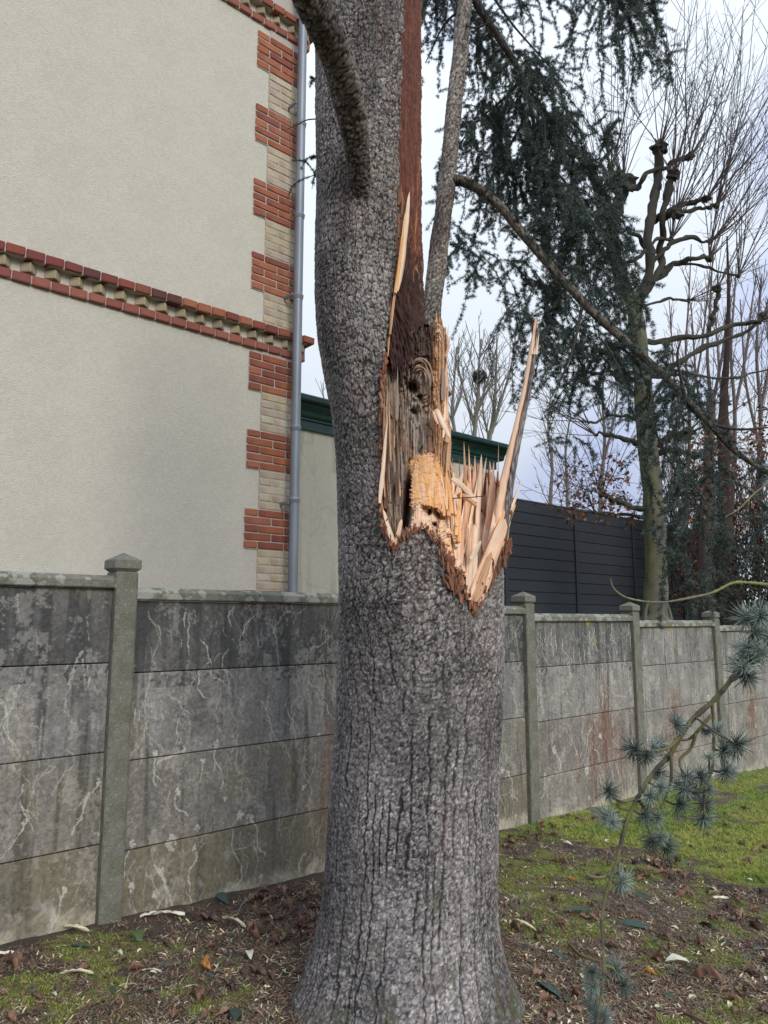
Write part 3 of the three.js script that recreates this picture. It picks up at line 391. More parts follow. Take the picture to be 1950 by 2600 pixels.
{
  const Y0 = -0.2, Y1 = 5.25, NY = 1290, phis = []; const NF = 372;
  for (let i = 0; i <= NF; i++) phis.push(-1.95 + 3.9 * i / NF);
  for (let i = 1; i <= 36; i++) phis.push(1.95 + (2 * Math.PI - 3.9) * i / 36);
  const NP = phis.length, pb = new Float32Array(NP * NY * 3), ps = new Float32Array(NP * NY * 3), cb = new Float32Array(NP * NY * 3), cs = new Float32Array(NP * NY * 3), zone = new Uint8Array(NP * NY), o = [0, 0, 0, 0];
  for (let j = 0; j < NY; j++) {
    const Y = Y0 + (Y1 - Y0) * j / (NY - 1), s = sect(Y), r = s[1], low = sstep(2.0, 1.2, Y);
    for (let i = 0; i < NP; i++) {
      const phi = phis[i], k = (j * NP + i) * 3, sp = Math.sin(phi), cp = Math.cos(phi);
      const ph = phi > Math.PI ? phi - 2 * Math.PI : phi;
      const root = sstep(0.75, 0.0, Y) * r * (0.10 * Math.sin(3 * phi + 0.6) + 0.07 * Math.sin(5 * phi + 2)) * Math.max(0.12, 1 - Math.abs(sp));
      const lump = (noise3(sp * 2.2, Y * 2.1, cp * 2.2, 4) - 0.5) * 0.034 * (1 - 0.5 * Math.abs(sp));
      const dz = Math.hypot((ph + 0.10) / 0.36, (Y - 3.86) / 0.22), bulge = 0.055 * Math.exp(-dz * dz) + 0.006 * Math.exp(-Math.pow((ph + 0.10) / 0.30, 2) - Math.pow((Y - 3.78) / 0.10, 2)) * Math.sin(Y * 210 + 7 * fbm(ph * 8, Y * 9, 2, 93));
      const kn = Math.hypot((ph - 0.55) * 0.38, Y - 1.5) / 0.05, knot = kn < 2 ? 0.016 * Math.exp(-kn * kn * 1.2) - 0.012 * Math.exp(-kn * kn * 8) : 0;
      bark(ph * 0.36, Y, low, o);
      const d = root + lump + bulge + knot + o[0] - 0.012;
      pb[k] = s[0] + (r + d) * sp; pb[k + 1] = Y; pb[k + 2] = -UA + (r * 0.95 + d) * cp;
      const foot = sstep(0.50, 0.66, fbm(ph * 6, Y * 11, 5, 71) + sstep(0.42, 0.08, Y) * 0.26 - 0.13) * sstep(0.8, 0.5, Y), fm = sstep(0.45, 0.6, fbm(ph * 9, Y * 14, 3, 72)); const fk = foot * 0.6 * (0.4 + 1.2 * noise2(ph * 90, Y * 90, 73)); cb[k] = mix(o[1], mix(0.085, 0.075, fm), fk); cb[k + 1] = mix(o[2], mix(0.066, 0.08, fm), fk); cb[k + 2] = mix(o[3], mix(0.048, 0.03, fm), fk);
      const px = toPix(s[0] + r * sp, Y, -UA + r * 0.95 * cp); let z = 0;
      const front = cp > -0.35 && sp > -0.75;
      const jag = (fbm(Y * 26, ph * 3, 3, 8) - 0.5) * 22 + (noise2(Y * 110, ph * 40, 18) - 0.5) * 9;
      if (front && px[1] < 895 + (fbm(ph * 14, 3, 4, 48) - 0.5) * 190 - 40 * sstep(1070, 1092, px[0]) && px[0] > barkEdgeX(px[1])[0] + jag * 0.6) z = px[0] > 1100 + jag * 0.4 && px[1] > 818 ? 2 : 1;
      if (front && z !== 1 && px[1] >= 845 && inPoly(px[0] + jag * 0.3, px[1] + (noise2(ph * 90, Y * 30, 28) - 0.5) * 26, HOLE)) z = 2;
      zone[j * NP + i] = z;
      // stripped strip: stringy red-brown inner bark, set back from the plates
      const fib = fbm(ph * 26, Y * 3.2, 4, 14), fib2 = fbm(ph * 60, Y * 9, 3, 15), lowd = sstep(3.75, 3.1, Y), nz = fbm(ph * 30, Y * 22, 3, 19);
      const gr2 = noise2(ph * 130, Y * 70, 20), ds = -0.028 * (1 - 0.85 * sstep(0.70, 0.98, sp) * sstep(3.1, 3.3, Y)) - 0.05 * lowd * sstep(1.55, 0.9, ph) * sstep(0.1, 0.5, ph) + (fib - 0.5) * 0.012 + (fib2 - 0.5) * 0.010 + (gr2 - 0.5) * 0.006 + (nz - 0.5) * 0.026 * (0.5 + lowd) + lump;
      ps[k] = s[0] + (r + ds) * sp; ps[k + 1] = Y; ps[k + 2] = -UA + (r * 0.95 + ds) * cp;
      const q = (0.5 + 0.9 * (fib2 - 0.2)) * (0.45 + 1.1 * gr2 * (0.4 + fbm(ph * 40, Y * 18, 3, 52))) * 1.25, dkn = sstep(0.35, 0.6, lowd * 0.8 + (nz - 0.5) * 0.8), or = sstep(0.66, 0.72, fbm(ph * 34, Y * 6, 3, 29)) * sstep(3.1, 3.3, Y) * sstep(4.1, 3.8, Y) * sstep(0.95, 1.1, ph);
      const base = [mix(0.135, 0.046, dkn) * q, mix(0.042, 0.017, dkn) * q, mix(0.022, 0.011, dkn) * q]; cs[k] = mix(base[0], 0.42, or * 0.7); cs[k + 1] = mix(base[1], 0.2, or * 0.7); cs[k + 2] = mix(base[2], 0.08, or * 0.7);
    }
  }
  const mk = (pos, col, keep, name, mat) => {
    const map = new Int32Array(NP * NY).fill(-1), P2 = [], C2 = [], I = []; const idOf = k => { if (map[k] < 0) { map[k] = P2.length / 3; P2.push(pos[k * 3], pos[k * 3 + 1], pos[k * 3 + 2]); C2.push(col[k * 3], col[k * 3 + 1], col[k * 3 + 2]); } return map[k]; };
    for (let j = 0; j < NY - 1; j++) for (let i = 0; i < NP - 1; i++) if (keep(i, j)) { const a = j * NP + i; const q = [a, a + 1, a + NP + 1, a + NP].map(idOf); I.push(q[0], q[1], q[2], q[0], q[2], q[3]); }
    const g = new THREE.BufferGeometry(); g.setAttribute('position', new THREE.Float32BufferAttribute(P2, 3)); g.setAttribute('color', new THREE.Float32BufferAttribute(C2, 3)); g.setIndex(I); g.computeVertexNormals(); return part(name, g, mat, tree);
  };
  mk(pb, cb, (i, j) => zone[j * NP + i] === 0 || zone[(j + 1) * NP + i + 1] === 0 && zone[j * NP + i] !== 2, 'bark', barkMat);
  const st = (i, j) => { for (let q = 0; q <= 6; q++) if (zone[j * NP + Math.min(NP - 1, i + q)] === 1) return true; return false; };
  tag(mk(ps, cs, (i, j) => st(i, j), 'inner_bark', std({ vertexColors: true, roughness: 0.85 })), 'reddish brown strip of stripped inner bark');
}
// ---- torn wood: a sheet of fibres from the lower lip of the wound to its broken top edge
const du = 0.2; // photograph readings below were taken for a trunk axis 0.2 m farther out
const COLS = [[966, 1292, 3.30, 974, 880, 3.36], [1000, 1394, 3.26, 990, 862, 3.41], [1025, 1368, 3.26, 1025, 850, 3.44], [1040, 1352, 3.25, 1060, 848, 3.45], [1081, 1342, 3.23, 1095, 838, 3.44], [1104, 1369, 3.24, 1117, 806, 3.41], [1121, 1386, 3.25, 1136, 850, 3.47], [1132, 1415, 3.25, 1137, 1120, 3.58], [1150, 1434, 3.26, 1158, 1246, 3.76], [1165, 1449, 3.27, 1178, 1240, 3.85], [1180, 1500, 3.28, 1200, 1215, 3.87], [1200, 1556, 3.30, 1226, 1210, 3.86], [1215, 1524, 3.32, 1256, 1222, 3.80], [1234, 1467, 3.37, 1278, 1232, 3.72], [1256, 1424, 3.43, 1294, 1246, 3.65], [1280, 1384, 3.55, 1300, 1285, 3.62]];
const colAt = s => { const f = clamp(s) * (COLS.length - 1), i = Math.min(COLS.length - 2, Math.floor(f)); return COLS[i].map((v, k) => mix(v, COLS[i + 1][k], f - i)); };
const WOOD = { old: [0.30, 0.225, 0.16], grey: [0.36, 0.30, 0.24], tan: [0.60, 0.34, 0.175], orange: [0.84, 0.45, 0.175], pink: [0.84, 0.51, 0.325], cream: [0.88, 0.66, 0.46], brown: [0.16, 0.085, 0.045], red: [0.30, 0.10, 0.055] };
const mixc = (a, b, t) => a.map((q, i) => mix(q, b[i], t));
{
  const NS = 400, NT = 330, g = new GB();
  for (let a = 0; a <= NS; a++) {
    const s = a / NS, c = colAt(s), rim = sstep(0.44, 0.5, s);
    const tz = (fbm(s * 70, 1, 3, 3) - 0.35) * mix(26, 60, rim) + (noise2(s * 150, 5, 4) > 0.6 ? 18 * rim : 0);
    for (let b = 0; b <= NT; b++) {
      const t = b / NT, px = mix(c[0], c[3], t) + (fbm(t * 5, s * 9, 2, 6) - 0.5) * 6, py = mix(c[1] + 10 + (fbm(s * 60, 2, 3, 5) - 0.5) * 14, c[4] - tz, t), inn = Math.pow(sstep(0, 1, t * 1.15), mix(0.35, 0.75, rim));
      let u = mix(c[2], c[5], inn) - du + 0.012 + 0.03 * sstep(0.10, 0.0, t) * (s > 0.08 ? 1 : 0);
      const fx = px + (py - 1200) * 0.05;
      const fib = 1 - Math.abs(2 * fbm(s * 46 + 0.6 * fbm(t * 3, s * 6, 2, 9), t * 2.2, 3, 12) - 1), fib2 = fbm(s * 130, t * 7, 3, 13);
      // regions as they lie on the wood
      const wob = (fbm(px * 0.05, py * 0.05, 3, 21) - 0.5) * 34, wob2 = (fbm(px * 0.16, py * 0.16, 3, 22) - 0.5) * 14;
      const wob3 = (fbm(px * 0.5, py * 0.5, 2, 24) - 0.5) * 9, orange = sstep(-1.5, 1.5, wob3 + Math.min(px - 1041 - wob2, py - (1152 + (px < 1070 ? (1070 - px) * 0.6 : 0)) - wob2, 1104 - px + (py - 1150) * 0.5) );
      const knot = Math.hypot((px - 1062) / 36, (py - 968) / 62), greyM = sstep(0, 18, 1100 - px + wob) * sstep(1000, 960, px - 1000 + 980 + wob * 0.2) ;
      const upper = sstep(1180, 1130, py + wob), rightTan = sstep(1082, 1100, px + wob * 0.4);
      let col = mixc(WOOD.orange, WOOD.pink, sstep(1130, 1200, px + wob));
      col = mixc(col, WOOD.cream, sstep(0.5, 0.7, fbm(s * 26, t * 4, 3, 31)) * 0.7);
      const oldc = mixc(WOOD.grey, WOOD.old, sstep(0.4, 0.62, fbm(s * 40, t * 5, 3, 32)));
      const streak = sstep(0.52, 0.66, fbm(s * 74, t * 4, 3, 33));
      if (s < 0.5) {
        let c2 = mixc(oldc, WOOD.tan, rightTan); c2 = mixc(c2, WOOD.brown, streak * 0.75 * sstep(1040, 1015, px + wob * 0.5) * sstep(1040, 1090, py));
        c2 = mixc(c2, WOOD.tan, sstep(0.55, 0.65, fbm(s * 50, t * 4, 3, 37)) * 0.6 * sstep(1060, 1180, py));
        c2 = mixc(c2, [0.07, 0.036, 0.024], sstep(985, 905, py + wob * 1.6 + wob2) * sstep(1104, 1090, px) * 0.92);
        c2 = mixc(c2, WOOD.cream, sstep(1290, 1310, py + wob2) * sstep(1025, 1032, px)); c2 = mixc(c2, WOOD.brown, sstep(1.0, 0.55, knot + wob2 * 0.02) * 0.6 * sstep(0.4, 0.6, fbm(px * 0.08, py * 0.08, 2, 38)));
        col = mixc(c2, mixc(WOOD.orange, WOOD.cream, sstep(1285, 1300, py + wob2) * 0.8), orange); const nk = Math.abs(px - 1041 - wob2 + wob3); col = mixc(col, WOOD.brown, sstep(4, 1, nk) * sstep(1140, 1160, py) * sstep(1300, 1280, py) * sstep(0.45, 0.6, noise2(py * 0.25, 2, 60)) * 0.9);
      }
      const scal = orange * (s < 0.6 ? 1 : 0);
      const ang = py * 0.8 - Math.abs(px - 1082 + wob2) * 0.6 + wob * 0.5, rip = Math.pow(Math.sin(ang * 0.40) * 0.5 + 0.5, 1.4);
      u -= (fib - 0.5) * mix(0.034, 0.002, scal) + (fib2 - 0.5) * mix(0.018, 0.0012, scal) + scal * 0.01;
      // torn layers: long cells of fibre broken at different depths
      { const lw = s < 0.5 ? 0.6 : 1, so = s * 44 + (fbm(t * 6, s * 30, 2, 71) - 0.5) * 1.6; let w = worley(so, t * 5.2 + 3 * noise2(Math.floor(so), 2, 72), 73); const i1 = w.id, e1 = w.f2 - w.f1, d1 = w.dy; w = worley(so * 2.6, t * 9 + 2 * noise2(Math.floor(so * 2.6), 2, 74), 75); const i2 = w.id, d2 = w.dy; const k1 = (1 - 0.95 * scal) * lw; u += ((i1 - 0.5) * 0.030 - d1 * 0.016 + (i2 - 0.5) * 0.012 - d2 * 0.007) * k1 * sstep(0, 0.06, t); if (s > 0.47) col = mixc(col, [WOOD.orange, WOOD.pink, WOOD.cream, WOOD.tan, WOOD.pink][Math.floor(i1 * 5)], 0.65); col = col.map(q => q * (1 + (i2 - 0.5) * 0.22 * k1)); col = mixc(col, WOOD.red, sstep(0.10, 0.02, e1 + (fib2 - 0.5) * 0.1) * 0.35 * k1); }
      // crevice and hollows, the shade of their depth also painted dark; knot swirl
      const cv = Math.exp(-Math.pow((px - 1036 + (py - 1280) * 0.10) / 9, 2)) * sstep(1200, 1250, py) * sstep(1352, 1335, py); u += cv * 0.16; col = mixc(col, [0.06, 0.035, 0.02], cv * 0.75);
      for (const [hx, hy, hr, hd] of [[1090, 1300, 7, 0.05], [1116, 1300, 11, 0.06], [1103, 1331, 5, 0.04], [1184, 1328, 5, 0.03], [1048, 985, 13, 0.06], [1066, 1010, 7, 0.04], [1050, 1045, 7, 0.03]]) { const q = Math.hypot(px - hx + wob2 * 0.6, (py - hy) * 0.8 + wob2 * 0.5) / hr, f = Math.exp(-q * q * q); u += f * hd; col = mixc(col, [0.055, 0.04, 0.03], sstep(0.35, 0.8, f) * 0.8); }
      if (s < 0.46) { const sw = Math.sin(knot * 17 + wob * 0.35 + fbm(px * 0.09, py * 0.04, 3, 39) * 9) * Math.exp(-Math.pow(knot - 0.95, 2) * 4) * (0.3 + noise2(px * 0.05, py * 0.05, 40)); u += sw * 0.010 - 0.03 * Math.exp(-knot * knot * 1.4); }
      u += (fbm(px * 0.3, py * 0.12, 2, 41) - 0.5) * 0.008;
      const p = P(px, py, u); g.v(p.x, p.y, p.z, s * 0.5, t * 0.7, col.map(q => q * (0.82 + 0.36 * fib2)));
    }
  }
  for (let a = 0; a < NS; a++) for (let b = 0; b < NT; b++) { const i = a * (NT + 1) + b; g.quad(i, i + NT + 1, i + NT + 2, i + 1); }
  part('heartwood', g.geo(), woodMat, tree);
}
// ---- the smooth rippled faces of fresh orange wood in the middle of the break
{
  const face = (poly, uOf, colOf, cx, cy, wl, amp, seed, name) => {
    const xs = poly.map(q => q[0]), ys = poly.map(q => q[1]), x0 = Math.min(...xs) - 6, x1 = Math.max(...xs) + 6, y0 = Math.min(...ys) - 6, y1 = Math.max(...ys) + 6, st = 1.0, nx = Math.ceil((x1 - x0) / st), ny = Math.ceil((y1 - y0) / st), g = new GB(), ins = [];
    const edge = (x, y) => { let m = 1e9; for (let i = 0; i < poly.length; i++) { const a = poly[i], b = poly[(i + 1) % poly.length], dx = b[0] - a[0], dy = b[1] - a[1], t = clamp(((x - a[0]) * dx + (y - a[1]) * dy) / (dx * dx + dy * dy)); m = Math.min(m, Math.hypot(x - a[0] - dx * t, y - a[1] - dy * t)); } return m; };
    for (let j = 0; j <= ny; j++) for (let i = 0; i <= nx; i++) {
      const px = x0 + i * st, py = y0 + j * st, jx = px + (fbm(px * 0.25, py * 0.25, 3, seed) - 0.5) * 11 + (noise2(px * 0.9, py * 0.9, seed + 1) - 0.5) * 4, jy = py + (fbm(px * 0.22, py * 0.22, 3, seed + 2) - 0.5) * 14;
      const inside = inPoly(jx, jy, poly), e = edge(jx, jy); ins.push(inside);
      const r = Math.hypot((px - cx) * 0.9, py - cy) + (fbm(px * 0.035, py * 0.035, 3, seed + 3) - 0.5) * 34 + (noise2(px * 0.12, py * 0.12, seed + 4) - 0.5) * 7, ph = mod(r / wl, 1), saw = Math.pow(ph, 1.5) * sstep(1, 0.86, ph), fade = 0.35 + 0.9 * noise2(px * 0.03, py * 0.03, seed + 8);
      const u = uOf(px, py) - saw * amp * fade - (fbm(px * 0.08, py * 0.02, 3, seed + 5) - 0.5) * 0.012 - (fbm(px * 0.5, py * 0.3, 2, seed + 6) - 0.5) * 0.003 + 0.018 * Math.pow(sstep(6, 0, e), 2);
      const p = P(px, py, u), s = 0.98 + 0.24 * (fbm(px * 0.12, py * 0.04, 3, seed + 7) - 0.3), c = mixc(colOf(px, py), WOOD.pink, sstep(0.45, 0.68, fbm(px * 0.07, py * 0.016, 3, seed + 11)) * 0.8), red = sstep(0.66, 0.74, fbm(px * 0.12, py * 0.06, 3, seed + 9)) * 0.35; g.v(p.x, p.y, p.z, p.x, p.y, mixc(c, [0.5, 0.2, 0.08], red).map(q => q * s));
    }
    for (let j = 0; j < ny; j++) for (let i = 0; i < nx; i++) { const k = j * (nx + 1) + i; if (ins[k] && ins[k + 1] && ins[k + nx + 1] && ins[k + nx + 2]) g.quad(k, k + nx + 1, k + nx + 2, k + 1); }
    part(name, g.geo(), woodMat, tree);
  };
  face([[1043, 1300], [1040, 1250], [1043, 1200], [1050, 1172], [1066, 1154], [1084, 1146], [1100, 1150], [1107, 1185], [1120, 1222], [1140, 1262], [1160, 1300], [1172, 1345], [1160, 1372], [1142, 1350], [1126, 1318], [1108, 1294], [1086, 1288], [1064, 1284]], (x, y) => 3.10 - 0.035 * sstep(1160, 1290, y) + 0.05 * sstep(1105, 1170, x) + 0.03 * Math.pow((x - 1080) / 50, 2), (x, y) => mixc(WOOD.orange, WOOD.tan, 0.25 * sstep(1240, 1170, y)), 1040, 1040, 17, 0.0030, 501, 'torn_face');
  face([[1060, 1268], [1074, 1290], [1090, 1312], [1104, 1340], [1112, 1374], [1098, 1364], [1081, 1348], [1054, 1350], [1030, 1372], [1036, 1346], [1046, 1310], [1052, 1284]], (x, y) => 3.055 - 0.022 * sstep(1290, 1345, y) + 0.02 * Math.pow((x - 1068) / 30, 2), () => mixc(WOOD.cream, WOOD.orange, 0.22), 1050, 1180, 13, 0.003, 601, 'torn_face');
  face([[1112, 1322], [1126, 1316], [1140, 1340], [1150, 1380], [1160, 1430], [1150, 1438], [1136, 1420], [1122, 1388], [1112, 1368], [1106, 1345]], (x, y) => 3.075 - 0.012 * sstep(1340, 1430, y) + 0.03 * sstep(1130, 1160, x), () => mixc(WOOD.cream, WOOD.orange, 0.4), 1080, 1240, 13, 0.005, 701, 'torn_face');
}
// ---- splinters
function sliver(p0, p1, w, th, col, { bend = V(0, 0, 0), face = V(0, 0, 1), seed = 1, tip = 0.75, base = 0.7, cur = 0, col2, n = 9 } = {}) {
  const J = mulberry(seed * 7919 + 13), g = new GB(), dir = p1.clone().sub(p0), L = dir.length(); dir.normalize();
  const side = dir.clone().cross(face).normalize(), nor = side.clone().cross(dir).normalize(), m = 7, prof = []; for (let k = 0; k < m; k++) prof.push([J() - 0.5, J() - 0.5]);
  const ja = J() * 0.5 - 0.25, off = J() * 10;
  for (let k = 0; k <= n; k++) {
    const t = k / n, c = p0.clone().lerp(p1, t).addScaledVector(bend, Math.sin(Math.PI * t) * 0.6 + t * t * 0.4).addScaledVector(nor, cur * t * t * L);
    const ww = w * (t < 0.12 ? mix(base, 1, t / 0.12) : Math.pow(1 - Math.pow((t - 0.12) / 0.88, 1.7), tip)) * (1 + 0.28 * (noise2(t * 5 + off, 1, seed) - 0.5)) + 0.0008, tt = th * (0.25 + 0.75 * Math.pow(1 - t, 0.7)) + 0.0006;
    for (let q = 0; q <= 8; q++) { // closed ring: 4 across the front, 4 back
      const a = q % 8, across = a < 4 ? a / 3 * 2 - 1 : 1 - (a - 4) / 3 * 2, fr = a < 4 ? 1 : -1;
      const rel = (prof[a < 4 ? a : 7 - a] ?? [0, 0])[0] * 0.9 + (noise2(across * 2 + off, t * 4, seed + 5) - 0.5) * 0.8, x = across * ww / 2 + ja * ww * t * 0.4, z = fr * tt / 2 * (1 - 0.45 * across * across) + fr * rel * tt * 0.5;
      const v = c.clone().addScaledVector(side, x).addScaledVector(nor, z), sh = 0.84 + 0.34 * noise2(across * 4 + off, t * 2, seed + 9);
      const cc = col2 ? mixc(col, col2, sstep(0.35, 0.65, noise2(across * 3 + off, t * 3, seed + 19))) : col;
      g.v(v.x, v.y, v.z, off + across * ww / 2, t * L, cc.map(q2 => q2 * sh));
    }
    if (k) { const b = (k - 1) * 9, d = k * 9; for (let q = 0; q < 8; q++) g.quad(b + q, d + q, d + q + 1, b + q + 1); }
  }
  { const b = n * 9; for (let q = 1; q < 7; q++) g.tri(b, b + q, b + q + 1); for (let q = 1; q < 7; q++) g.tri(0, q + 1, q); }
  return g.geo();
}
const splinter = (p0, p1, w, th, col, o = {}) => part('splinter', sliver(p0, p1, w, th, col, o), woodMat, tree);
{
  R = mulberry(77); let sd = 1;
  // fan of fibres standing along the broken rim
  const frayed = (p0, p1, w, th, c, o) => { splinter(p0, p1, w, th, c, { n: 14, ...o }); for (let k = 0; k < 4; k++) { const a = rr(0.45, 0.75), b = rr(0.92, 1.10), off = V(rr(-0.45, 0.45) * w, 0, rr(-0.4, 0.6) * th), q0 = p0.clone().lerp(p1, a).add(off), q1 = p0.clone().lerp(p1, b).addScaledVector(off, 1.5); splinter(q0, q1, w * rr(0.12, 0.3), th * 0.5, mixc(c, WOOD.cream, R() * 0.5), { seed: sd++, tip: rr(0.5, 1), base: 0.6, cur: rr(-0.03, 0.05), n: 6 }); } };
  for (let k = 0; k < 16; k++) { // thick billets that make up the mass
    const s = 0.47 + 0.53 * (k + R()) / 16, c = colAt(s), a1 = rr(0.6, 0.98), f = rr(0.05, 0.4), bx = mix(c[0], 1200, 0.35 * R()), by = mix(c[1], 1500, 0.2 * R()), q = Math.pow(sstep(0, 1, a1 * 1.15), 0.75);
    const p0 = P(mix(bx, c[3], f), mix(by, c[4], f), mix(c[2], c[5], Math.pow(sstep(0, 1, f * 1.15), 0.75)) - du - 0.005), p1 = P(mix(c[0], c[3], a1) + rr(-10, 14), mix(c[1], c[4], a1), mix(c[2], c[5], q) - du - 0.02);
    frayed(p0, p1, rr(0.024, 0.052), rr(0.016, 0.032), mixc([WOOD.pink, WOOD.orange, WOOD.tan, WOOD.cream][Math.floor(R() * 4)], WOOD.pink, 0.3), { seed: sd++, face: V(rr(-0.7, 0.7), rr(-0.2, 0.2), 1), tip: rr(0.15, 0.5), base: 0.3, col2: R() < 0.6 ? WOOD.cream : WOOD.orange, bend: V(rr(-0.012, 0.012), 0, rr(0, 0.012)) });
  }
  for (let k = 0; k < 46; k++) {
    const s = 0.465 + 0.535 * Math.pow(R(), 0.95), c = colAt(s), a0 = rr(0.0, 0.6), a1 = rr(0.72, 1.22), q = a => Math.pow(sstep(0, 1, clamp(a) * 1.15), 0.75);
    const ux = a => mix(c[2], c[5], q(a)) - du - 0.012 - 0.02 * R();
    const p0 = P(mix(c[0], c[3], a0), mix(c[1], c[4], a0), ux(a0)), p1 = P(mix(c[0], c[3], a1) + rr(-26, 26), mix(c[1], c[4], a1) - (R() < 0.25 ? rr(5, 26) : 0), ux(Math.min(a1, 1)) - 0.01);
    const pk = R(), col = pk < 0.5 ? WOOD.pink : pk < 0.68 ? WOOD.cream : pk < 0.76 ? WOOD.tan : WOOD.orange;
    splinter(p0, p1, 0.010 + 0.034 * R(), rr(0.004, 0.008), mixc(col, WOOD.pink, R() * 0.4), { seed: sd++, bend: V(rr(-0.008, 0.008), 0, rr(-0.006, 0.018)), face: V(rr(-0.5, 0.5), 0, 1), col2: R() < 0.4 ? WOOD.cream : undefined, tip: R() < 0.35 ? rr(0.12, 0.3) : rr(0.45, 0.95), cur: rr(-0.04, 0.06) });
  }
  // tall spikes seen against the annex and the sky
  const sp = (x0, y0, u0, x1, y1, u1, w, th, c, o = {}) => splinter(P(x0, y0, u0 - du), P(x1, y1, u1 - du), w, th, c, { seed: sd++, ...o });
  for (const [x0, y0, x1, y1, w, c] of [[1184, 1290, 1178, 1121, 0.017, 'tan'], [1196, 1290, 1190, 1131, 0.015, 'pink'], [1205, 1300, 1206, 1157, 0.024, 'pink'], [1216, 1300, 1211, 1172, 0.017, 'tan'], [1171, 1300, 1166, 1162, 0.008, 'red'], [1226, 1310, 1219, 1196, 0.02, 'tan'], [1240, 1320, 1236, 1205, 0.018, 'pink'], [1252, 1330, 1250, 1196, 0.016, 'pink'], [1262, 1330, 1266, 1123, 0.006, 'pink'], [1268, 1330, 1262, 1195, 0.02, 'cream'], [1150, 1330, 1132, 1183, 0.022, 'orange'], [1158, 1330, 1141, 1207, 0.016, 'tan'], [1243, 1320, 1245, 1180, 0.004, 'cream'], [1163, 1340, 1160, 1230, 0.02, 'orange'], [1172, 1330, 1174, 1215, 0.02, 'pink'], [1200, 1320, 1200, 1190, 0.026, 'pink'], [1190, 1330, 1187, 1180, 0.022, 'tan']]) sp(x0, y0, 3.72, x1, y1, 3.82, w, 0.010, WOOD[c], { tip: 0.85, base: 1 });
  // standing mass of fibres on the right of the stem, frayed against the sky
  for (let k = 0; k < 12; k++) { const x = rr(1100, 1134), y0 = rr(1000, 1270), y1 = Math.max(824 + Math.abs(x - 1114) * 2.4, y0 - rr(170, 360)); frayed(P(x + rr(-3, 3), y0, 3.24 + 0.06 * R()), P(clamp(x + rr(-6, 8), 1098, 1136), y1, 3.27 + 0.05 * R()), rr(0.02, 0.036), rr(0.016, 0.026), [WOOD.tan, WOOD.pink, WOOD.old, WOOD.cream][Math.floor(R() * 4)], { seed: sd++, face: V(rr(-0.5, 0.8), 0, 1), tip: rr(0.15, 0.5), col2: R() < 0.5 ? WOOD.cream : WOOD.tan, bend: V(rr(-0.01, 0.01), 0, rr(0, 0.015)) }); }
  for (let k = 0; k < 40; k++) {
    const f = k / 40, x = 1096 + 42 * R(), y0 = rr(900, 1290), up = R() < 0.5, y1 = up ? Math.max(812 + Math.abs(x - 1114) * 2.2, y0 - rr(110, 330)) : y0 - rr(60, 150);
    const pk = R(); sp(x + rr(-4, 4), y0, 3.40 + 0.08 * R(), clamp(x + rr(-8, 10), 1095, 1139), y1, 3.44 + 0.06 * R(), rr(0.007, 0.022), rr(0.005, 0.012), pk < 0.3 ? WOOD.tan : pk < 0.55 ? WOOD.cream : pk < 0.8 ? WOOD.pink : WOOD.old, { bend: V(rr(-0.006, 0.012), 0, rr(0, 0.02)), face: V(rr(-0.2, 0.7), 0, 1), tip: rr(0.4, 0.9) });
  }
  // curled fibres round the old knot and at the head of the fray
  for (let k = 0; k < 26; k++) {
    const top = k < 6, cx = top ? 1112 : 1066, cy = top ? 880 : 965, a = top ? rr(-0.5, 0.9) : rr(-0.4, 1.7), rad = top ? rr(12, 46) : rr(20, 44), pts = [];
    for (let q = 0; q <= 8; q++) { const b = a + (q / 8 - 0.5) * rr(0.9, 1.0) * 1.3; pts.push(P(cx + Math.sin(b) * rad * (top ? 0.42 : 0.75), cy - Math.cos(b) * rad * 1.35, 3.405 - du - 0.012 * Math.sin(q / 8 * Math.PI))); }
    const g = new GB(); g.tube(pts, t => 0.0012 + (top ? 0.0034 : 0.0028) * Math.sin(Math.PI * clamp(t * 0.9 + 0.08)), 5, mixc(top ? WOOD.cream : WOOD.old, WOOD.tan, R() * 0.6)); part('splinter', g.geo(), woodMat, tree);
  }
  for (let k = 0; k < 26; k++) { const x = rr(1118, 1160), y = rr(1290, 1425); sp(x + rr(-4, 6), y, 3.26 + 0.02 * R(), x + rr(-22, 16), y - rr(50, 150), 3.40 + 0.03 * R(), rr(0.006, 0.02), rr(0.005, 0.012), R() < 0.5 ? WOOD.orange : R() < 0.5 ? WOOD.cream : WOOD.pink, { tip: rr(0.3, 0.9), cur: rr(0, 0.05) }); }
  for (let k = 0; k < 22; k++) { const x = rr(975, 1034), y = rr(1060, 1320); sp(x, y, 3.30, x + rr(-8, 6), y - rr(60, 200), 3.34, rr(0.004, 0.012), 0.006, R() < 0.45 ? WOOD.brown : R() < 0.6 ? WOOD.old : WOOD.tan, { tip: rr(0.5, 0.9) }); }
  for (let k = 0; k < 120; k++) { // hair-fine torn fibres
    const s = 0.3 + 0.7 * R(), c = colAt(s), a0 = rr(0.15, 0.85), q = Math.pow(sstep(0, 1, a0 * 1.15), s > 0.47 ? 0.75 : 0.35), p0 = P(mix(c[0], c[3], a0), mix(c[1], c[4], a0), mix(c[2], c[5], q) - du), d = V(rr(-0.35, 0.45), rr(0.5, 1), rr(0, 0.7)).normalize(), L = rr(0.025, 0.085);
    const g = new GB(); g.tube(curve([p0, p0.clone().addScaledVector(d, L * 0.5), p0.clone().addScaledVector(d, L).add(V(rr(-0.02, 0.02), rr(-0.025, 0.01), rr(0, 0.012)))], 5), [0.0016, 0.0006], 3, R() < 0.6 ? WOOD.cream : WOOD.pink); part('splinter', g.geo(), woodMat, tree);
  }
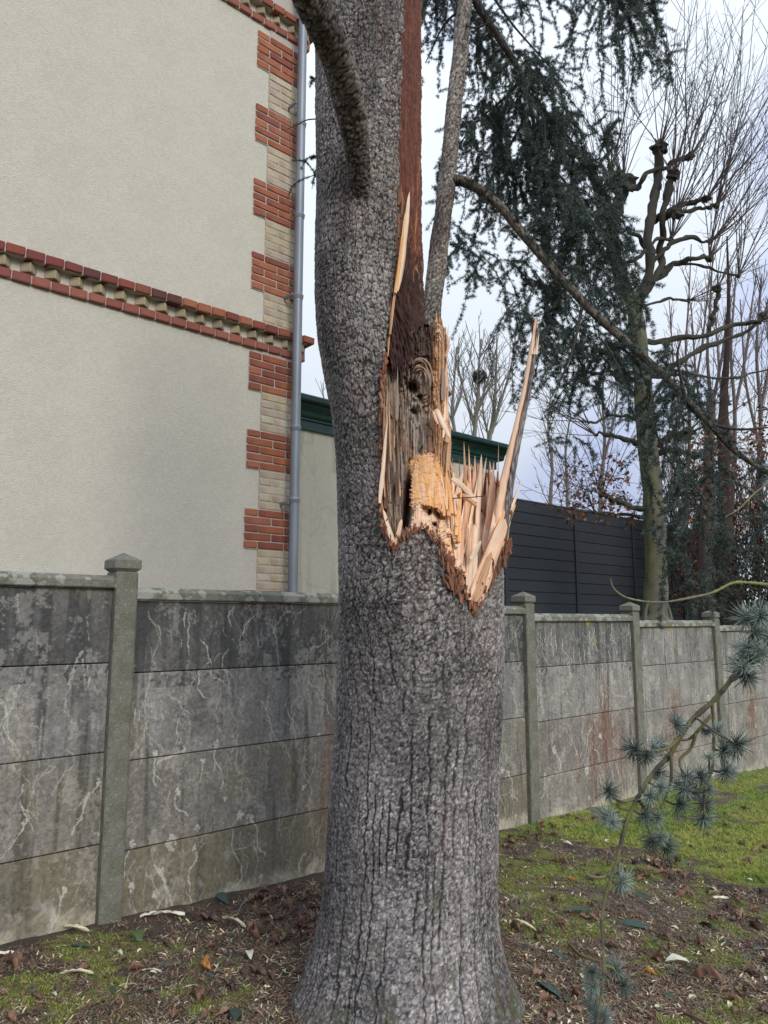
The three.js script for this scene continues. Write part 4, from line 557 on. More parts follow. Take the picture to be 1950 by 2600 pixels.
  // large single pieces
  sp(1128, 1070, 3.34, 1143, 1116, 3.28, 0.016, 0.006, WOOD.pink, { tip: 0.3, base: 1 }); sp(1108, 1040, 3.37, 1142, 1112, 3.27, 0.02, 0.006, WOOD.cream, { tip: 0.25, base: 1 });
  sp(1100, 1045, 3.37, 1112, 1078, 3.33, 0.014, 0.006, WOOD.pink, { tip: 0.4 }); sp(1120, 1112, 3.35, 1142, 1126, 3.3, 0.005, 0.004, WOOD.cream, {});
  sp(1148, 1214, 3.42, 1214, 1282, 3.38, 0.026, 0.008, WOOD.cream, { tip: 0.35, bend: V(0.0, 0.02, 0), base: 1 }); sp(1163, 1256, 3.42, 1212, 1292, 3.37, 0.024, 0.01, WOOD.tan, { tip: 0.35, bend: V(0, 0.02, 0.01) });
  sp(1196, 1540, 3.30, 1282, 1318, 3.44, 0.075, 0.03, WOOD.cream, { tip: 0.22, base: 0.15, col2: WOOD.pink, face: V(0.5, 0, 1), n: 16 }); sp(1192, 1525, 3.29, 1204, 1330, 3.40, 0.045, 0.02, WOOD.pink, { tip: 0.4, base: 0.2, n: 14, col2: WOOD.cream });
  sp(1206, 1530, 3.29, 1248, 1400, 3.36, 0.035, 0.015, WOOD.tan, { tip: 0.5, base: 0.2 }); sp(1196, 1420, 3.30, 1222, 1372, 3.3, 0.02, 0.006, WOOD.cream, { tip: 0.4 }); sp(1225, 1490, 3.33, 1250, 1412, 3.36, 0.022, 0.012, WOOD.cream, { tip: 0.3, base: 0.4 });
  sp(1002, 1392, 3.25, 972, 1292, 3.27, 0.019, 0.01, WOOD.cream, { tip: 0.5, base: 0.5 }); sp(1005, 1384, 3.25, 1020, 1318, 3.27, 0.017, 0.008, WOOD.pink, { tip: 0.25, base: 0.6 });
  sp(964, 1278, 3.27, 982, 1075, 3.30, 0.015, 0.008, WOOD.cream, { tip: 0.6 }); sp(972, 1240, 3.29, 985, 1050, 3.31, 0.008, 0.005, WOOD.pink, {}); sp(976, 1190, 3.30, 984, 980, 3.33, 0.008, 0.006, WOOD.tan, {});
  sp(1120, 1420, 3.27, 1138, 1270, 3.36, 0.008, 0.006, WOOD.cream, {}); sp(1146, 1440, 3.27, 1128, 1330, 3.33, 0.03, 0.012, WOOD.orange, { tip: 0.5 }); sp(1158, 1446, 3.28, 1150, 1320, 3.37, 0.03, 0.012, WOOD.orange, { tip: 0.5 });
  // upper shard left standing beside the stripped strip
  sp(1008, 740, 3.34, 1037, 487, 3.36, 0.026, 0.014, WOOD.cream, { tip: 0.42, base: 0.4, n: 16, face: V(0.3, 0, 1), bend: V(0.012, 0, 0) }); sp(1004, 745, 3.33, 1027, 540, 3.35, 0.014, 0.012, WOOD.orange, { tip: 0.6, n: 12, bend: V(0.006, 0, 0) }); sp(990, 850, 3.34, 1008, 690, 3.34, 0.012, 0.010, WOOD.tan, { tip: 0.6 }); sp(984, 905, 3.35, 992, 780, 3.36, 0.010, 0.010, WOOD.tan, { tip: 0.6 });
  // the tall shard on the right with bark on its outer side
  const path = curve([[1262, 1370, 3.50], [1276, 1270, 3.55], [1292, 1180, 3.58], [1314, 1080, 3.6], [1336, 980, 3.61], [1350, 890, 3.61], [1358, 840, 3.61], [1363, 806, 3.61]].map(([x, y, u]) => P(x, y, u - du)), 60);
  const wd = table([[0, 0.030], [0.25, 0.026], [0.5, 0.018], [0.8, 0.0125], [0.93, 0.010], [1, 0.002]]), G = new GB();
  const shard = (off, wf, zf, colf, g, rough) => { path.forEach((c, k) => { const t = k / 60; for (let q = 0; q <= 10; q++) { const a = q / 10 * Math.PI * 2, r = wd(t)[0], nz = 1 + rough * (noise2(Math.cos(a) * 3 + 5, Math.sin(a) * 3 + t * 30, 5) - 0.5) + rough * 0.5 * (noise2(q * 1.7, t * 70, 6) - 0.5); g.v(c.x + off * r + Math.cos(a) * r * wf * nz, c.y, c.z + Math.sin(a) * r * zf * nz - (off > 0 ? r * 0.5 : 0), q / 10 * 0.06, t * 0.9, colf(t, a, q)); } if (k) for (let q = 0; q < 10; q++) { const b = (k - 1) * 11 + q, d = k * 11 + q; g.quad(b, b + 1, d + 1, d); } }); };
  shard(-0.25, 0.72, 0.62, (t, a, q) => mixc(mixc(WOOD.pink, WOOD.cream, noise2(q, t * 6, 3)), WOOD.red, Math.cos(a) > 0.55 ? 0.75 : 0), G, 0.35); tag(part('standing_shard', G.geo(), woodMat, tree), 'tall pale shard still standing at the right rim');
  const G2 = new GB(); const p2 = path.slice(0, 54); const o = [0, 0, 0, 0];
  p2.forEach((c, k) => { const t = k / 60; for (let q = 0; q <= 26; q++) { const a = -2.0 + q / 26 * 3.6, r = wd(t)[0] * (0.98 - 0.25 * t); bark(q * 0.007 + 3, t * 0.9, 1, o); const e = (q === 0 || q === 26) ? -0.004 : 0, rad = r * 0.85 + o[0] * 0.8 + e; G2.v(c.x + r * 0.55 + Math.cos(a) * rad, c.y, c.z - 0.55 * r + Math.sin(a) * rad, 0, 0, [o[1], o[2], o[3]]); } if (k) for (let q = 0; q < 26; q++) { const b = (k - 1) * 27 + q, d = k * 27 + q; G2.quad(b, b + 1, d + 1, d); } });
  part('bark_slab', G2.geo(), barkMat, tree);
  for (let k = 0; k < 5; k++) splinter(P(1350 + k * 3, 900, 3.4), P(1359 + k * 2.5, 806 + k * 9 - (k === 3 ? 22 : 0), 3.41), 0.006, 0.004, k % 2 ? WOOD.pink : WOOD.cream, { seed: sd++ });
  // torn red-brown bark along the lip of the wound
  const lip = HOLE.slice(4, 39).concat(), chip = (x, y, w, h, c, u) => { const g = sliver(P(x + rr(-3, 3), y + h, u), P(x + rr(-8, 8), y - h, u - rr(0, 0.02)), w, rr(0.006, 0.014), c, { seed: sd++, tip: 0.35, base: 0.6, n: 5, face: V(rr(-0.8, 0.8), rr(-0.4, 0.4), 1) }); return g; };
  const depthAt = (x, y) => { const Y = yOf(y), s = sect(Y), q = clamp((P(x, y, UA - 0.2).x - s[0]) / s[1], -0.99, 0.99); return UA - s[1] * 0.95 * Math.sqrt(1 - q * q); };
  const frag = []; for (let k = 0; k < lip.length - 1; k++) { const [x0, y0] = lip[k], [x1, y1] = lip[k + 1], n = Math.max(2, Math.round(Math.hypot(x1 - x0, y1 - y0) / 3)); for (let q = 0; q < n; q++) { const f = R(), x = mix(x0, x1, f) + rr(-5, 4), y = mix(y0, y1, f) + rr(-4, 8), p = R(); frag.push(chip(x, y, rr(0.004, 0.014), rr(4, 13), mixc(p < 0.5 ? WOOD.red : p < 0.75 ? [0.40, 0.17, 0.09] : WOOD.tan, WOOD.brown, R() * 0.6), depthAt(x, y) + rr(-0.008, 0.014))); } }
  for (let k = 0; k < 60; k++) { const x = rr(1124, 1172), y = 1395 + (x - 1124) * 1.3 + rr(-10, 70); frag.push(chip(x, y, rr(0.006, 0.015), rr(6, 16), mixc([0.36, 0.15, 0.085], WOOD.brown, R()), depthAt(x, y) + rr(-0.012, 0.004))); }
  for (let k = 0; k < 60; k++) { const f = R(), x = mix(1200, 1292, f) + rr(-4, 8), y = mix(1560, 1390, Math.pow(f, 0.8)) + rr(-22, 14); frag.push(chip(x, y, rr(0.006, 0.016), rr(6, 20), mixc([0.33, 0.13, 0.07], WOOD.brown, R()), depthAt(Math.min(x, 1276), y) + rr(-0.015, 0.006))); }
  part('torn_bark', mergeGeometries(frag), woodMat, tree, 'stuff');
  for (let k = 0; k < 22; k++) { const y = rr(1300, 1420), x = 1276 + rr(-8, 10) - Math.max(0, y - 1390) * 0.3; part('bark_fragment', sliver(P(x, y + 22, 3.36), P(x + rr(4, 20), y - rr(8, 26), 3.33), rr(0.014, 0.03), rr(0.008, 0.018), mixc(R() < 0.5 ? [0.40, 0.18, 0.1] : WOOD.red, WOOD.brown, R() * 0.7), { seed: sd++, tip: 0.3, base: 0.5, n: 6, face: V(rr(-1, 0.3), rr(-0.3, 0.3), 1) }), woodMat, tree); }
  for (let k = 0; k < 46; k++) { const y = rr(480, 900), x = barkEdgeX(y)[0] + rr(-7, 5); part('torn_edge', sliver(P(x, y + rr(10, 26), 3.165 + 0.03), P(x + rr(-4, 5), y - rr(10, 30), 3.165 + 0.03), rr(0.006, 0.014), rr(0.006, 0.012), mixc(R() < 0.6 ? [0.40, 0.17, 0.08] : WOOD.tan, WOOD.brown, R() * 0.7), { seed: sd++, n: 6, tip: 0.5 }), woodMat, tree); }
  const tw = new GB(); tw.tube(curve([P(1150, 1265, 3.13), P(1180, 1264, 3.1), P(1205, 1262, 3.08), P(1230, 1259, 3.07)], 10), [0.0028, 0.0018], 6, [0.05, 0.035, 0.025]); part('twig', tw.geo(), barkMat, tree);
  const st = new GB(); st.tube(curve([P(1126, 985, 3.3), P(1134, 992, 3.27), P(1140, 1002, 3.26)], 6), t => 0.013 + 0.003 * t, 9, [0.22, 0.11, 0.06], { wob: 0.5 }); part('branch_stub', st.geo(), woodMat, tree);
}
// ---- limb rising toward the camera
{
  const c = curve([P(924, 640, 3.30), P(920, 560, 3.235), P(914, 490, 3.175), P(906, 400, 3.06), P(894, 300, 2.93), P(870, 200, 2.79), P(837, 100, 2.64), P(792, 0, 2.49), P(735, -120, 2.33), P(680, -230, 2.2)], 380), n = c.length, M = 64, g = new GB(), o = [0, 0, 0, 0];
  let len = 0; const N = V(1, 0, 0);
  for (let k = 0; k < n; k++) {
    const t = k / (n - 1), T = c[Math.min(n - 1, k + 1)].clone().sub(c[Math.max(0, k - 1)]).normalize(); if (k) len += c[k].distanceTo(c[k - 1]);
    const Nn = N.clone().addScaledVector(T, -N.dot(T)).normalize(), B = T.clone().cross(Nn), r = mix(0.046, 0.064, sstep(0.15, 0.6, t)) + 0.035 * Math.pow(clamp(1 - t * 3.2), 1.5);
    for (let q = 0; q <= M; q++) { const a = q / M * Math.PI * 2; bark(a * 0.045 + 7, len, 0, o); const d = r + o[0] * 0.9 - 0.006 + (noise3(Math.cos(a) * 1.5, len * 6, Math.sin(a) * 1.5, 6) - 0.5) * 0.02; const gr = 0.62; g.v(c[k].x + (Nn.x * Math.cos(a) + B.x * Math.sin(a)) * d, c[k].y + (Nn.y * Math.cos(a) + B.y * Math.sin(a)) * d, c[k].z + (Nn.z * Math.cos(a) + B.z * Math.sin(a)) * d, 0, 0, [o[1] * gr, o[2] * gr * 0.95, o[3] * gr * 0.9]); }  // bark tone lowered evenly to stand for shade on the underside
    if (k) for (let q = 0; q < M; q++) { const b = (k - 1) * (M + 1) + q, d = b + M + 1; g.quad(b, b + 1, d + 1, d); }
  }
  tag(part('limb', g.geo(), barkMat, tree), 'limb rising across the upper trunk with shade painted into its bark');
}

// ------------------------------------------------------------------ limbs with their own relief
function limbGeo(c, rad, { M = 24, sc = 1, tone = [1, 1, 1], low = 0, lump = 0.02, seed = 1 } = {}) {
  const g = new GB(), o = [0, 0, 0, 0], n = c.length; let N = V(1, 0, 0.2).normalize(), len = 0;
  for (let k = 0; k < n; k++) {
    const t = k / (n - 1), T = c[Math.min(n - 1, k + 1)].clone().sub(c[Math.max(0, k - 1)]).normalize(); if (k) len += c[k].distanceTo(c[k - 1]);
    N.addScaledVector(T, -N.dot(T)).normalize(); const B = T.clone().cross(N), r = rad(t);
    for (let q = 0; q <= M; q++) {
      const a = q / M * Math.PI * 2; bark(a * r * 1.0 / sc + seed, len / sc, low, o); const d = r + (o[0] - 0.008) * 0.8 * Math.min(1, r / 0.06) * sc + (noise3(Math.cos(a) * 1.4, len * 5, Math.sin(a) * 1.4, seed) - 0.5) * lump * Math.min(1, r / 0.05);
      g.v(c[k].x + (N.x * Math.cos(a) + B.x * Math.sin(a)) * d, c[k].y + (N.y * Math.cos(a) + B.y * Math.sin(a)) * d, c[k].z + (N.z * Math.cos(a) + B.z * Math.sin(a)) * d, a * r, len, [o[1] * tone[0], o[2] * tone[1], o[3] * tone[2]]);
    }
    if (k) for (let q = 0; q < M; q++) { const b = (k - 1) * (M + 1) + q, d = b + M + 1; g.quad(b, b + 1, d + 1, d); }
  }
  return g.geo();
}
const PP = (list, n) => curve(list.map(([x, y, u]) => P(x, y, u)), n);

// ------------------------------------------------------------------ cedar needles
function rosetteGeo(n, len, w, seed, three = false) {
  const g = new GB(), J = mulberry(seed);
  for (let k = 0; k < n; k++) {
    const y = 1 - (k + 0.5) / n * (three ? 1.2 : 1.45), a = k * 2.39996 + J() * 0.5, r = Math.sqrt(Math.max(0, 1 - y * y)), d = V(Math.cos(a) * r, y, Math.sin(a) * r).normalize(), L = len * (three ? 0.5 + 0.6 * J() : 0.72 + 0.35 * J());
    const s = d.clone().cross(V(J() - 0.5, J() - 0.5, J() - 0.5)).normalize(), q = d.clone().cross(s), b = d.clone().multiplyScalar(len * 0.06), m = d.clone().multiplyScalar(L * 0.55).addScaledVector(q, L * 0.03), e = d.clone().multiplyScalar(L).add(V(0, -L * 0.04, 0));
    const tone = 0.75 + 0.5 * J(), c = [tone, tone, tone];
    if (!three) { const i = [g.v(b.x + s.x * w * 0.35, b.y + s.y * w * 0.35, b.z + s.z * w * 0.35, 0, 0, c), g.v(b.x - s.x * w * 0.35, b.y - s.y * w * 0.35, b.z - s.z * w * 0.35, 0, 0, c), g.v(m.x - s.x * w * 0.5, m.y - s.y * w * 0.5, m.z - s.z * w * 0.5, 0, 0, c), g.v(m.x + s.x * w * 0.5, m.y + s.y * w * 0.5, m.z + s.z * w * 0.5, 0, 0, c), g.v(e.x, e.y, e.z, 0, 0, c)]; g.quad(i[0], i[1], i[2], i[3]); g.tri(i[3], i[2], i[4]); }
    else { const ring = (o, rr2) => [0, 1, 2].map(h => { const t = h / 3 * 6.283; return g.v(o.x + (s.x * Math.cos(t) + q.x * Math.sin(t)) * rr2, o.y + (s.y * Math.cos(t) + q.y * Math.sin(t)) * rr2, o.z + (s.z * Math.cos(t) + q.z * Math.sin(t)) * rr2, 0, 0, c); }); const A = ring(b, w * 0.4), B = ring(m, w * 0.55), E = g.v(e.x, e.y, e.z, 0, 0, c); for (let h = 0; h < 3; h++) { g.quad(A[h], A[(h + 1) % 3], B[(h + 1) % 3], B[h]); g.tri(B[h], B[(h + 1) % 3], E); } }
  }
  return g.geo();
}
const needleMat = std({ vertexColors: true, color: rgb(0.074, 0.102, 0.078), roughness: 0.6 });
const twigMat = std({ vertexColors: true, roughness: 0.95 });
class Spray { // needle rosettes of one crown: one instanced mesh
  constructor() { this.m = []; this.c = []; }
  add(p, dir, s) { const q = new THREE.Quaternion().setFromUnitVectors(V(0, 1, 0), dir.clone().normalize()); q.multiply(new THREE.Quaternion().setFromAxisAngle(V(0, 1, 0), rr(0, 6.3))); this.m.push(new THREE.Matrix4().compose(p, q, V(s, s, s))); const t = rr(0.45, 1.25), b = rr(0.9, 1.1); this.c.push([t * 0.92, t, t * b]); }
  build(geo, mat, parent, name = 'foliage') { const o = new THREE.InstancedMesh(geo, mat, this.m.length); this.m.forEach((m, i) => { o.setMatrixAt(i, m); o.setColorAt(i, rgb(...this.c[i])); }); o.name = name; o.castShadow = o.receiveShadow = true; o.userData.kind = 'stuff'; parent.add(o); return o; }
}
const cedarCol = [0.075, 0.062, 0.05];
function strand(gb, sp, p, len, drift, size, step = 0.024) {
  const pts = [p.clone()]; let d = V(drift.x, drift.y - 0.25, drift.z).normalize(), q = p.clone(), L = 0; const ph = rr(0, 99);
  while (L < len) { d.add(V((noise2(L * 7, ph, 3) - 0.5) * 0.34, -0.24, (noise2(L * 7, ph + 5, 4) - 0.5) * 0.34)).normalize(); q = q.clone().addScaledVector(d, 0.05); L += 0.05; pts.push(q); }
  gb.tube(pts, t => mix(0.0042, 0.0014, t), 4, cedarCol, { cap: false });
  for (let k = 1; k < pts.length; k++) { const a = pts[k - 1], b = pts[k]; for (let s = 0; s < 0.05; s += step) { if (R() < 0.12) continue; const o = V(rr(-1, 1), rr(-0.9, 0.5), rr(-1, 1)).normalize(); sp.add(a.clone().lerp(b, s / 0.05).addScaledVector(o, rr(0.002, 0.012)), o, size * rr(0.7, 1.2)); }
    if (R() < 0.46 && k > 1) { const o = V(rr(-1, 1), rr(-0.7, 0.2), rr(-1, 1)).normalize(), l = rr(0.05, 0.17), n = Math.ceil(l / 0.022), e = a.clone().addScaledVector(o, l).add(V(0, -l * 0.3, 0)); gb.tube([a, a.clone().lerp(e, 0.5).add(V(0, l * 0.06, 0)), e], [0.002, 0.001], 3, cedarCol, { cap: false }); for (let i = 1; i <= n; i++) { const w = V(rr(-1, 1), rr(-1, 1), rr(-1, 1)).normalize().addScaledVector(o, 0.6); sp.add(a.clone().lerp(e, i / n), w, size * rr(0.75, 1.2)); } } }
}
const rosG = rosetteGeo(26, 0.026, 0.0024, 5);
{
  R = mulberry(21);
  const t = thing('cedar_tree', 'slender leaning cedar with drooping blue green foliage behind the broken trunk', 'tree', V(0, 0, 0));
  const base = P(985, 1950, 4.75); base.y = 0.0;
  tag(part('trunk', limbGeo(curve([base, P(1010, 1600, 4.7), P(1040, 1300, 4.66), P(1070, 1020, 4.63), P(1095, 800, 4.6), P(1113, 640, 4.6), P(1135, 460, 4.6), P(1151, 300, 4.6), P(1166, 150, 4.6), P(1181, 0, 4.6), P(1192, -120, 4.6), P(1204, -260, 4.6)], 520), q => mix(0.075, 0.043, q), { M: 60, tone: [1.1, 1.08, 1.02], lump: 0.012, seed: 12, sc: 1.0 }), barkMat, t), 'slender grey trunk with flat bark plates');
  const B1 = [[1137, 462, 4.6], [1165, 458, 4.58], [1205, 474, 4.55], [1265, 520, 4.5], [1335, 602, 4.42], [1420, 702, 4.32], [1510, 797, 4.22], [1590, 868, 4.12], [1680, 948, 4.02], [1740, 1012, 3.96], [1800, 1076, 3.9], [1862, 1142, 3.85], [1950, 1200, 3.8], [2060, 1250, 3.75]];
  part('branch', limbGeo(PP(B1, 260), q => mix(0.040, 0.011, Math.pow(q, 0.8)), { M: 20, tone: [0.55, 0.52, 0.42], lump: 0.012, seed: 31, sc: 0.7 }), barkMat, t);
  const B2 = [[1190, -80, 4.6], [1208, 0, 4.62], [1252, 75, 4.65], [1302, 150, 4.7], [1334, 210, 4.72], [1348, 275, 4.75], [1372, 400, 4.75], [1402, 560, 4.72]];
  part('branch', limbGeo(PP(B2, 120), q => mix(0.034, 0.006, q), { M: 16, tone: [0.3, 0.27, 0.24], lump: 0.012, seed: 41, sc: 0.7 }), barkMat, t);
  const side = [[[1230, -40, 4.9], [1300, 60, 5], [1370, 140, 5], [1440, 220, 5.05]], [[1340, 180, 4.75], [1290, 240, 4.9], [1200, 320, 5], [1140, 420, 5]], [[1348, 270, 4.75], [1300, 360, 4.85], [1250, 450, 4.9], [1230, 560, 4.9]], [[1350, 250, 4.75], [1430, 330, 4.7], [1500, 440, 4.7], [1540, 560, 4.7]], [[1180, 20, 4.6], [1130, 60, 4.8], [1080, 160, 5]], [[1300, -60, 4.8], [1420, -20, 4.8], [1540, 0, 4.8], [1600, 20, 4.8]], [[1372, 400, 4.75], [1440, 470, 4.7], [1520, 640, 4.65]], [[1180, 60, 4.6], [1212, 70, 4.4], [1260, 50, 4.3]], [[1480, 770, 4.25], [1450, 900, 4.2], [1400, 1010, 4.2]], [[1800, 1076, 3.9], [1870, 1090, 3.8], [1960, 1085, 3.75]], [[1740, 1012, 3.95], [1720, 900, 3.95], [1730, 860, 3.95]], [[1690, 960, 4], [1650, 1040, 3.95], [1740, 1250, 3.9]]];
  const tw = new GB(), sp = new Spray();
  for (const s of side) tw.tube(PP(s, 16), q => mix(0.011, 0.004, q), 6, [0.05, 0.042, 0.035]);
  const spawn = [[1072, -30, 1180, -30, 26, 130, 430, 4.9, 5.4], [1180, 0, 1330, 170, 32, 90, 300, 4.7, 5.2], [1140, 300, 1330, 250, 32, 200, 480, 4.8, 5.3], [1120, 560, 1200, 640, 7, 80, 170, 4.8, 5.1], [1330, 130, 1420, 290, 42, 200, 500, 4.55, 5.0], [1360, 300, 1480, 420, 50, 200, 470, 4.5, 4.95], [1400, 470, 1545, 560, 40, 180, 400, 4.4, 4.9], [1440, 640, 1560, 740, 20, 120, 260, 4.3, 4.7], [1270, -30, 1600, -30, 34, 50, 200, 4.6, 5.1], [1490, -20, 1592, -10, 22, 230, 330, 4.6, 4.9], [1490, 310, 1575, 330, 7, 60, 130, 4.6, 4.8], [1480, 340, 1610, 400, 8, 40, 120, 4.5, 4.8], [1200, 640, 1420, 720, 20, 110, 310, 4.3, 4.9], [1290, 770, 1560, 890, 46, 90, 290, 4.1, 4.7], [1320, 860, 1500, 960, 18, 120, 330, 4.1, 4.6], [1370, 1050, 1480, 1140, 5, 60, 140, 4.1, 4.4],
    [1560, 850, 1700, 960, 22, 70, 260, 4.0, 4.2], [1590, 900, 1660, 960, 9, 200, 480, 3.95, 4.15], [1680, 950, 1800, 1080, 24, 160, 430, 3.85, 4.1], [1780, 1070, 1960, 1180, 27, 160, 470, 3.75, 3.95], [1735, 1150, 1835, 1200, 12, 330, 480, 3.8, 3.9], [1690, 1150, 1730, 1250, 7, 220, 320, 3.85, 4], [1700, 880, 1760, 1010, 9, 60, 180, 3.95, 4.1]];
  for (const [x0, y0, x1, y1, n, l0, l1, u0, u1] of spawn) for (let k = 0; k < n; k++) { const f = R(), u = rr(u0, u1); const y = mix(y0, y1, f) + rr(-26, 26), x = mix(x0, x1, f) + rr(-12, 12); if (noise2(x * 0.021, y * 0.013, 17) < (x > 1660 ? 0.42 : 0.34)) continue; strand(tw, sp, P(x, y, u), Math.max(0.06, rr(l0, l1) / 1850 * u), V(rr(-0.7, 0.9), rr(-0.2, 0.25), rr(-0.5, 0.5)), rr(0.9, 1.2)); }
  // needles clothing the branch itself
  const bp = PP(B1, 200); for (let k = 25; k < 200; k++) if (R() < 0.5) { const o = V(rr(-1, 1), rr(-0.4, 1), rr(-0.4, 1)).normalize(); const l = rr(0.02, 0.09), e = bp[k].clone().addScaledVector(o, 0.02 + l); tw.tube([bp[k], e], [0.003, 0.0015], 3, cedarCol, { cap: false }); for (let i = 0; i < 4; i++) sp.add(bp[k].clone().lerp(e, 0.3 + i * 0.23), V(rr(-1, 1), rr(-1, 1), rr(-1, 1)).add(o), rr(0.8, 1.15)); }
  part('twigs', tw.geo(), twigMat, t, 'stuff'); sp.build(rosG, needleMat, t);
}
{ // two small sprigs growing behind the left edge of the broken trunk
  R = mulberry(22); const tw = new GB(), sp = new Spray();
  tw.tube(PP([[815, 302, 3.55], [778, 305, 3.6], [752, 318, 3.62], [729, 329, 3.62]], 14), [0.004, 0.002], 5, [0.09, 0.075, 0.06]);
  for (const s of [[[815, 470, 3.6], [775, 410, 3.6], [740, 408, 3.6]], [[812, 400, 3.6], [780, 402, 3.62], [765, 430, 3.62]], [[812, 440, 3.6], [770, 455, 3.6], [745, 470, 3.6], [728, 508, 3.6]], [[810, 410, 3.55], [800, 440, 3.55], [792, 480, 3.55]], [[810, 400, 3.6], [795, 398, 3.6], [790, 405, 3.6]], [[815, 220, 3.6], [795, 205, 3.6], [785, 222, 3.6]], [[812, 205, 3.6], [795, 200, 3.6], [788, 196, 3.6]]]) { const c = PP(s, 18); tw.tube(c, [0.003, 0.0015], 4, cedarCol); for (let k = 3; k < 18; k++) if (R() < 0.8) sp.add(c[k], V(rr(-1, 1), rr(-1, 1), rr(-1, 1)), rr(0.5, 0.8)); }
  part('sprig_stem', tw.geo(), twigMat, tree, 'stuff'); sp.build(rosG, needleMat, tree, 'sprig_needles');
}
// ------------------------------------------------------------------ near cedar branch hanging in from the right
{
  R = mulberry(23); const C = (x, y, u) => P(1200 + x * 0.4747, 1550 + y * 0.4747, u);
  const t = thing('cedar_branch', 'lichen covered cedar branch with blue needle tufts hanging in at lower right', 'branch', V(0, 0, 0));
  const lich = (q, l) => { const k = sstep(0.42, 0.58, fbm(l * 40, 3, 3, 7)); return mixc([0.09, 0.075, 0.055], [0.15, 0.14, 0.06], k); };
  const stemP = [[1800, -170, 1.3], [1640, 20, 1.33], [1520, 180, 1.38], [1400, 345, 1.42], [1290, 480, 1.45], [1180, 580, 1.46], [1105, 680, 1.46], [1055, 770, 1.46], [965, 870, 1.45], [905, 960, 1.44], [855, 1060, 1.44], [815, 1160, 1.43], [792, 1250, 1.43], [770, 1340, 1.42], [742, 1420, 1.42], [712, 1520, 1.42], [692, 1640, 1.42], [695, 1760, 1.41], [702, 1900, 1.40], [692, 2020, 1.40], [672, 2160, 1.40], [660, 2250, 1.40]];
  const sc = curve(stemP.map(q => C(...q)), 300), st = new GB(); st.tube(sc, q => mix(0.0060, 0.0020, Math.pow(q, 0.8)) * (1 + 0.5 * (noise2(q * 260, 1, 5) - 0.5)), 10, lich, { wob: 0.8 }); part('stem', st.geo(), twigMat, t);
  const tuft = [1, 2, 3].map(s => rosetteGeo(90, 0.032, 0.0014, s * 5, true)), nm = [[0.27, 0.325, 0.26], [0.19, 0.235, 0.19], [0.11, 0.14, 0.11]].map(c => std({ vertexColors: true, color: rgb(...c), roughness: 0.45 }));
  const subs = [
    [[[1105, 680], [1040, 738], [960, 752], [880, 748]], [[868, 740, 1.1], [925, 772, 0.95], [1000, 715, 0.8], [960, 735, 0.8]]], [[[1160, 600], [1120, 640], [1085, 625]], [[1085, 615, 1.05]]],
    [[[1280, 485], [1290, 640], [1283, 840], [1240, 960], [1238, 1090]], [[1310, 640, 0.8], [1345, 745, 1.05], [1408, 715, 1.15], [1350, 858, 1.1], [1265, 790, 0.6], [1240, 1035, 0.95], [1232, 1110, 1.05], [1190, 960, 0.85], [1260, 960, 0.6]]],
    [[[1275, 560], [1200, 650], [1150, 690], [1080, 690]], [[1250, 640, 0.6]]], [[[1195, 660], [1165, 740], [1110, 800], [1125, 880], [1140, 950]], [[1140, 890, 0.95], [1128, 955, 0.95], [1215, 890, 0.95], [1100, 930, 0.6]]],
    [[[1060, 775], [1062, 900], [1035, 990], [1010, 1060]], [[1000, 945, 0.9], [985, 868, 0.95], [942, 992, 0.95], [1098, 1035, 1.1]]], [[[885, 1000], [810, 1022], [765, 1010], [735, 970]], [[725, 962, 0.95]]], [[[825, 1130], [780, 1130], [735, 1110]], [[715, 1105, 1], [745, 1135, 0.8]]],
    [[[890, 1015], [930, 1080], [935, 1160], [1000, 1240]], [[912, 1092, 0.95], [985, 1110, 0.85], [970, 1200, 0.95], [1035, 1262, 1.1], [960, 1235, 0.9], [1000, 1215, 0.8]]], [[[778, 1330], [786, 1400], [790, 1440]], [[790, 1455, 1.15]]], [[[750, 1400], [690, 1428], [625, 1420], [600, 1395]], []],
    [[[700, 1900], [745, 1910], [790, 1990]], [[763, 1915, 1], [800, 2005, 1]]], [[[690, 2010], [650, 2000]], [[648, 2010, 1], [640, 1935, 0.7], [662, 2100, 1.05], [700, 2180, 0.9], [668, 2190, 0.9]]],
    [[[1540, 150], [1500, 110], [1490, 60]], [[1500, 108, 1.35], [1465, 40, 1.1], [1540, 30, 1.1], [1575, 150, 1.2], [1475, 200, 1.1], [1490, 265, 0.95], [1450, 300, 0.9], [1462, 345, 1.05], [1540, 220, 0.9], [1420, 270, 0.7]]]];
  for (const [path, tufts] of subs) {
    const c = curve(path.map(([x, y], i) => C(x, y, 1.45 - (x > 1400 ? 0.13 : 0) + (i ? rr(-0.03, 0.03) : 0))), 40), g = new GB(); g.tube(c, q => mix(0.0032, 0.0018, q) * (1 + 0.5 * (Math.sin(q * 140) > 0.6 ? 0.4 : 0)), 8, lich); part('twig', g.geo(), twigMat, t);
    for (const [x, y, s] of tufts) { const o = C(x, y, 1.45 - (x > 1400 ? 0.16 : 0) + rr(-0.03, 0.02)); let near = c[0]; for (const q of c) if (q.distanceTo(o) < near.distanceTo(o)) near = q; for (const q of sc) if (q.distanceTo(o) < near.distanceTo(o)) near = q; const d = o.clone().sub(near).addScaledVector(V(rr(-1, 1), rr(-0.6, 0.6), rr(0.2, 1)), 0.02).normalize(); const m = part('needle_tuft', pickOf(tuft), pickOf(nm), t); m.position.copy(o); m.quaternion.setFromUnitVectors(V(0, 1, 0), d); m.scale.setScalar(s * 1.08); const sh = new GB(); sh.tube([near, near.clone().lerp(o, 0.6).add(V(0, -0.003, 0)), o], [0.0022, 0.0018], 6, [0.10, 0.085, 0.06]); part('short_shoot', sh.geo(), twigMat, m.parent); }
  }
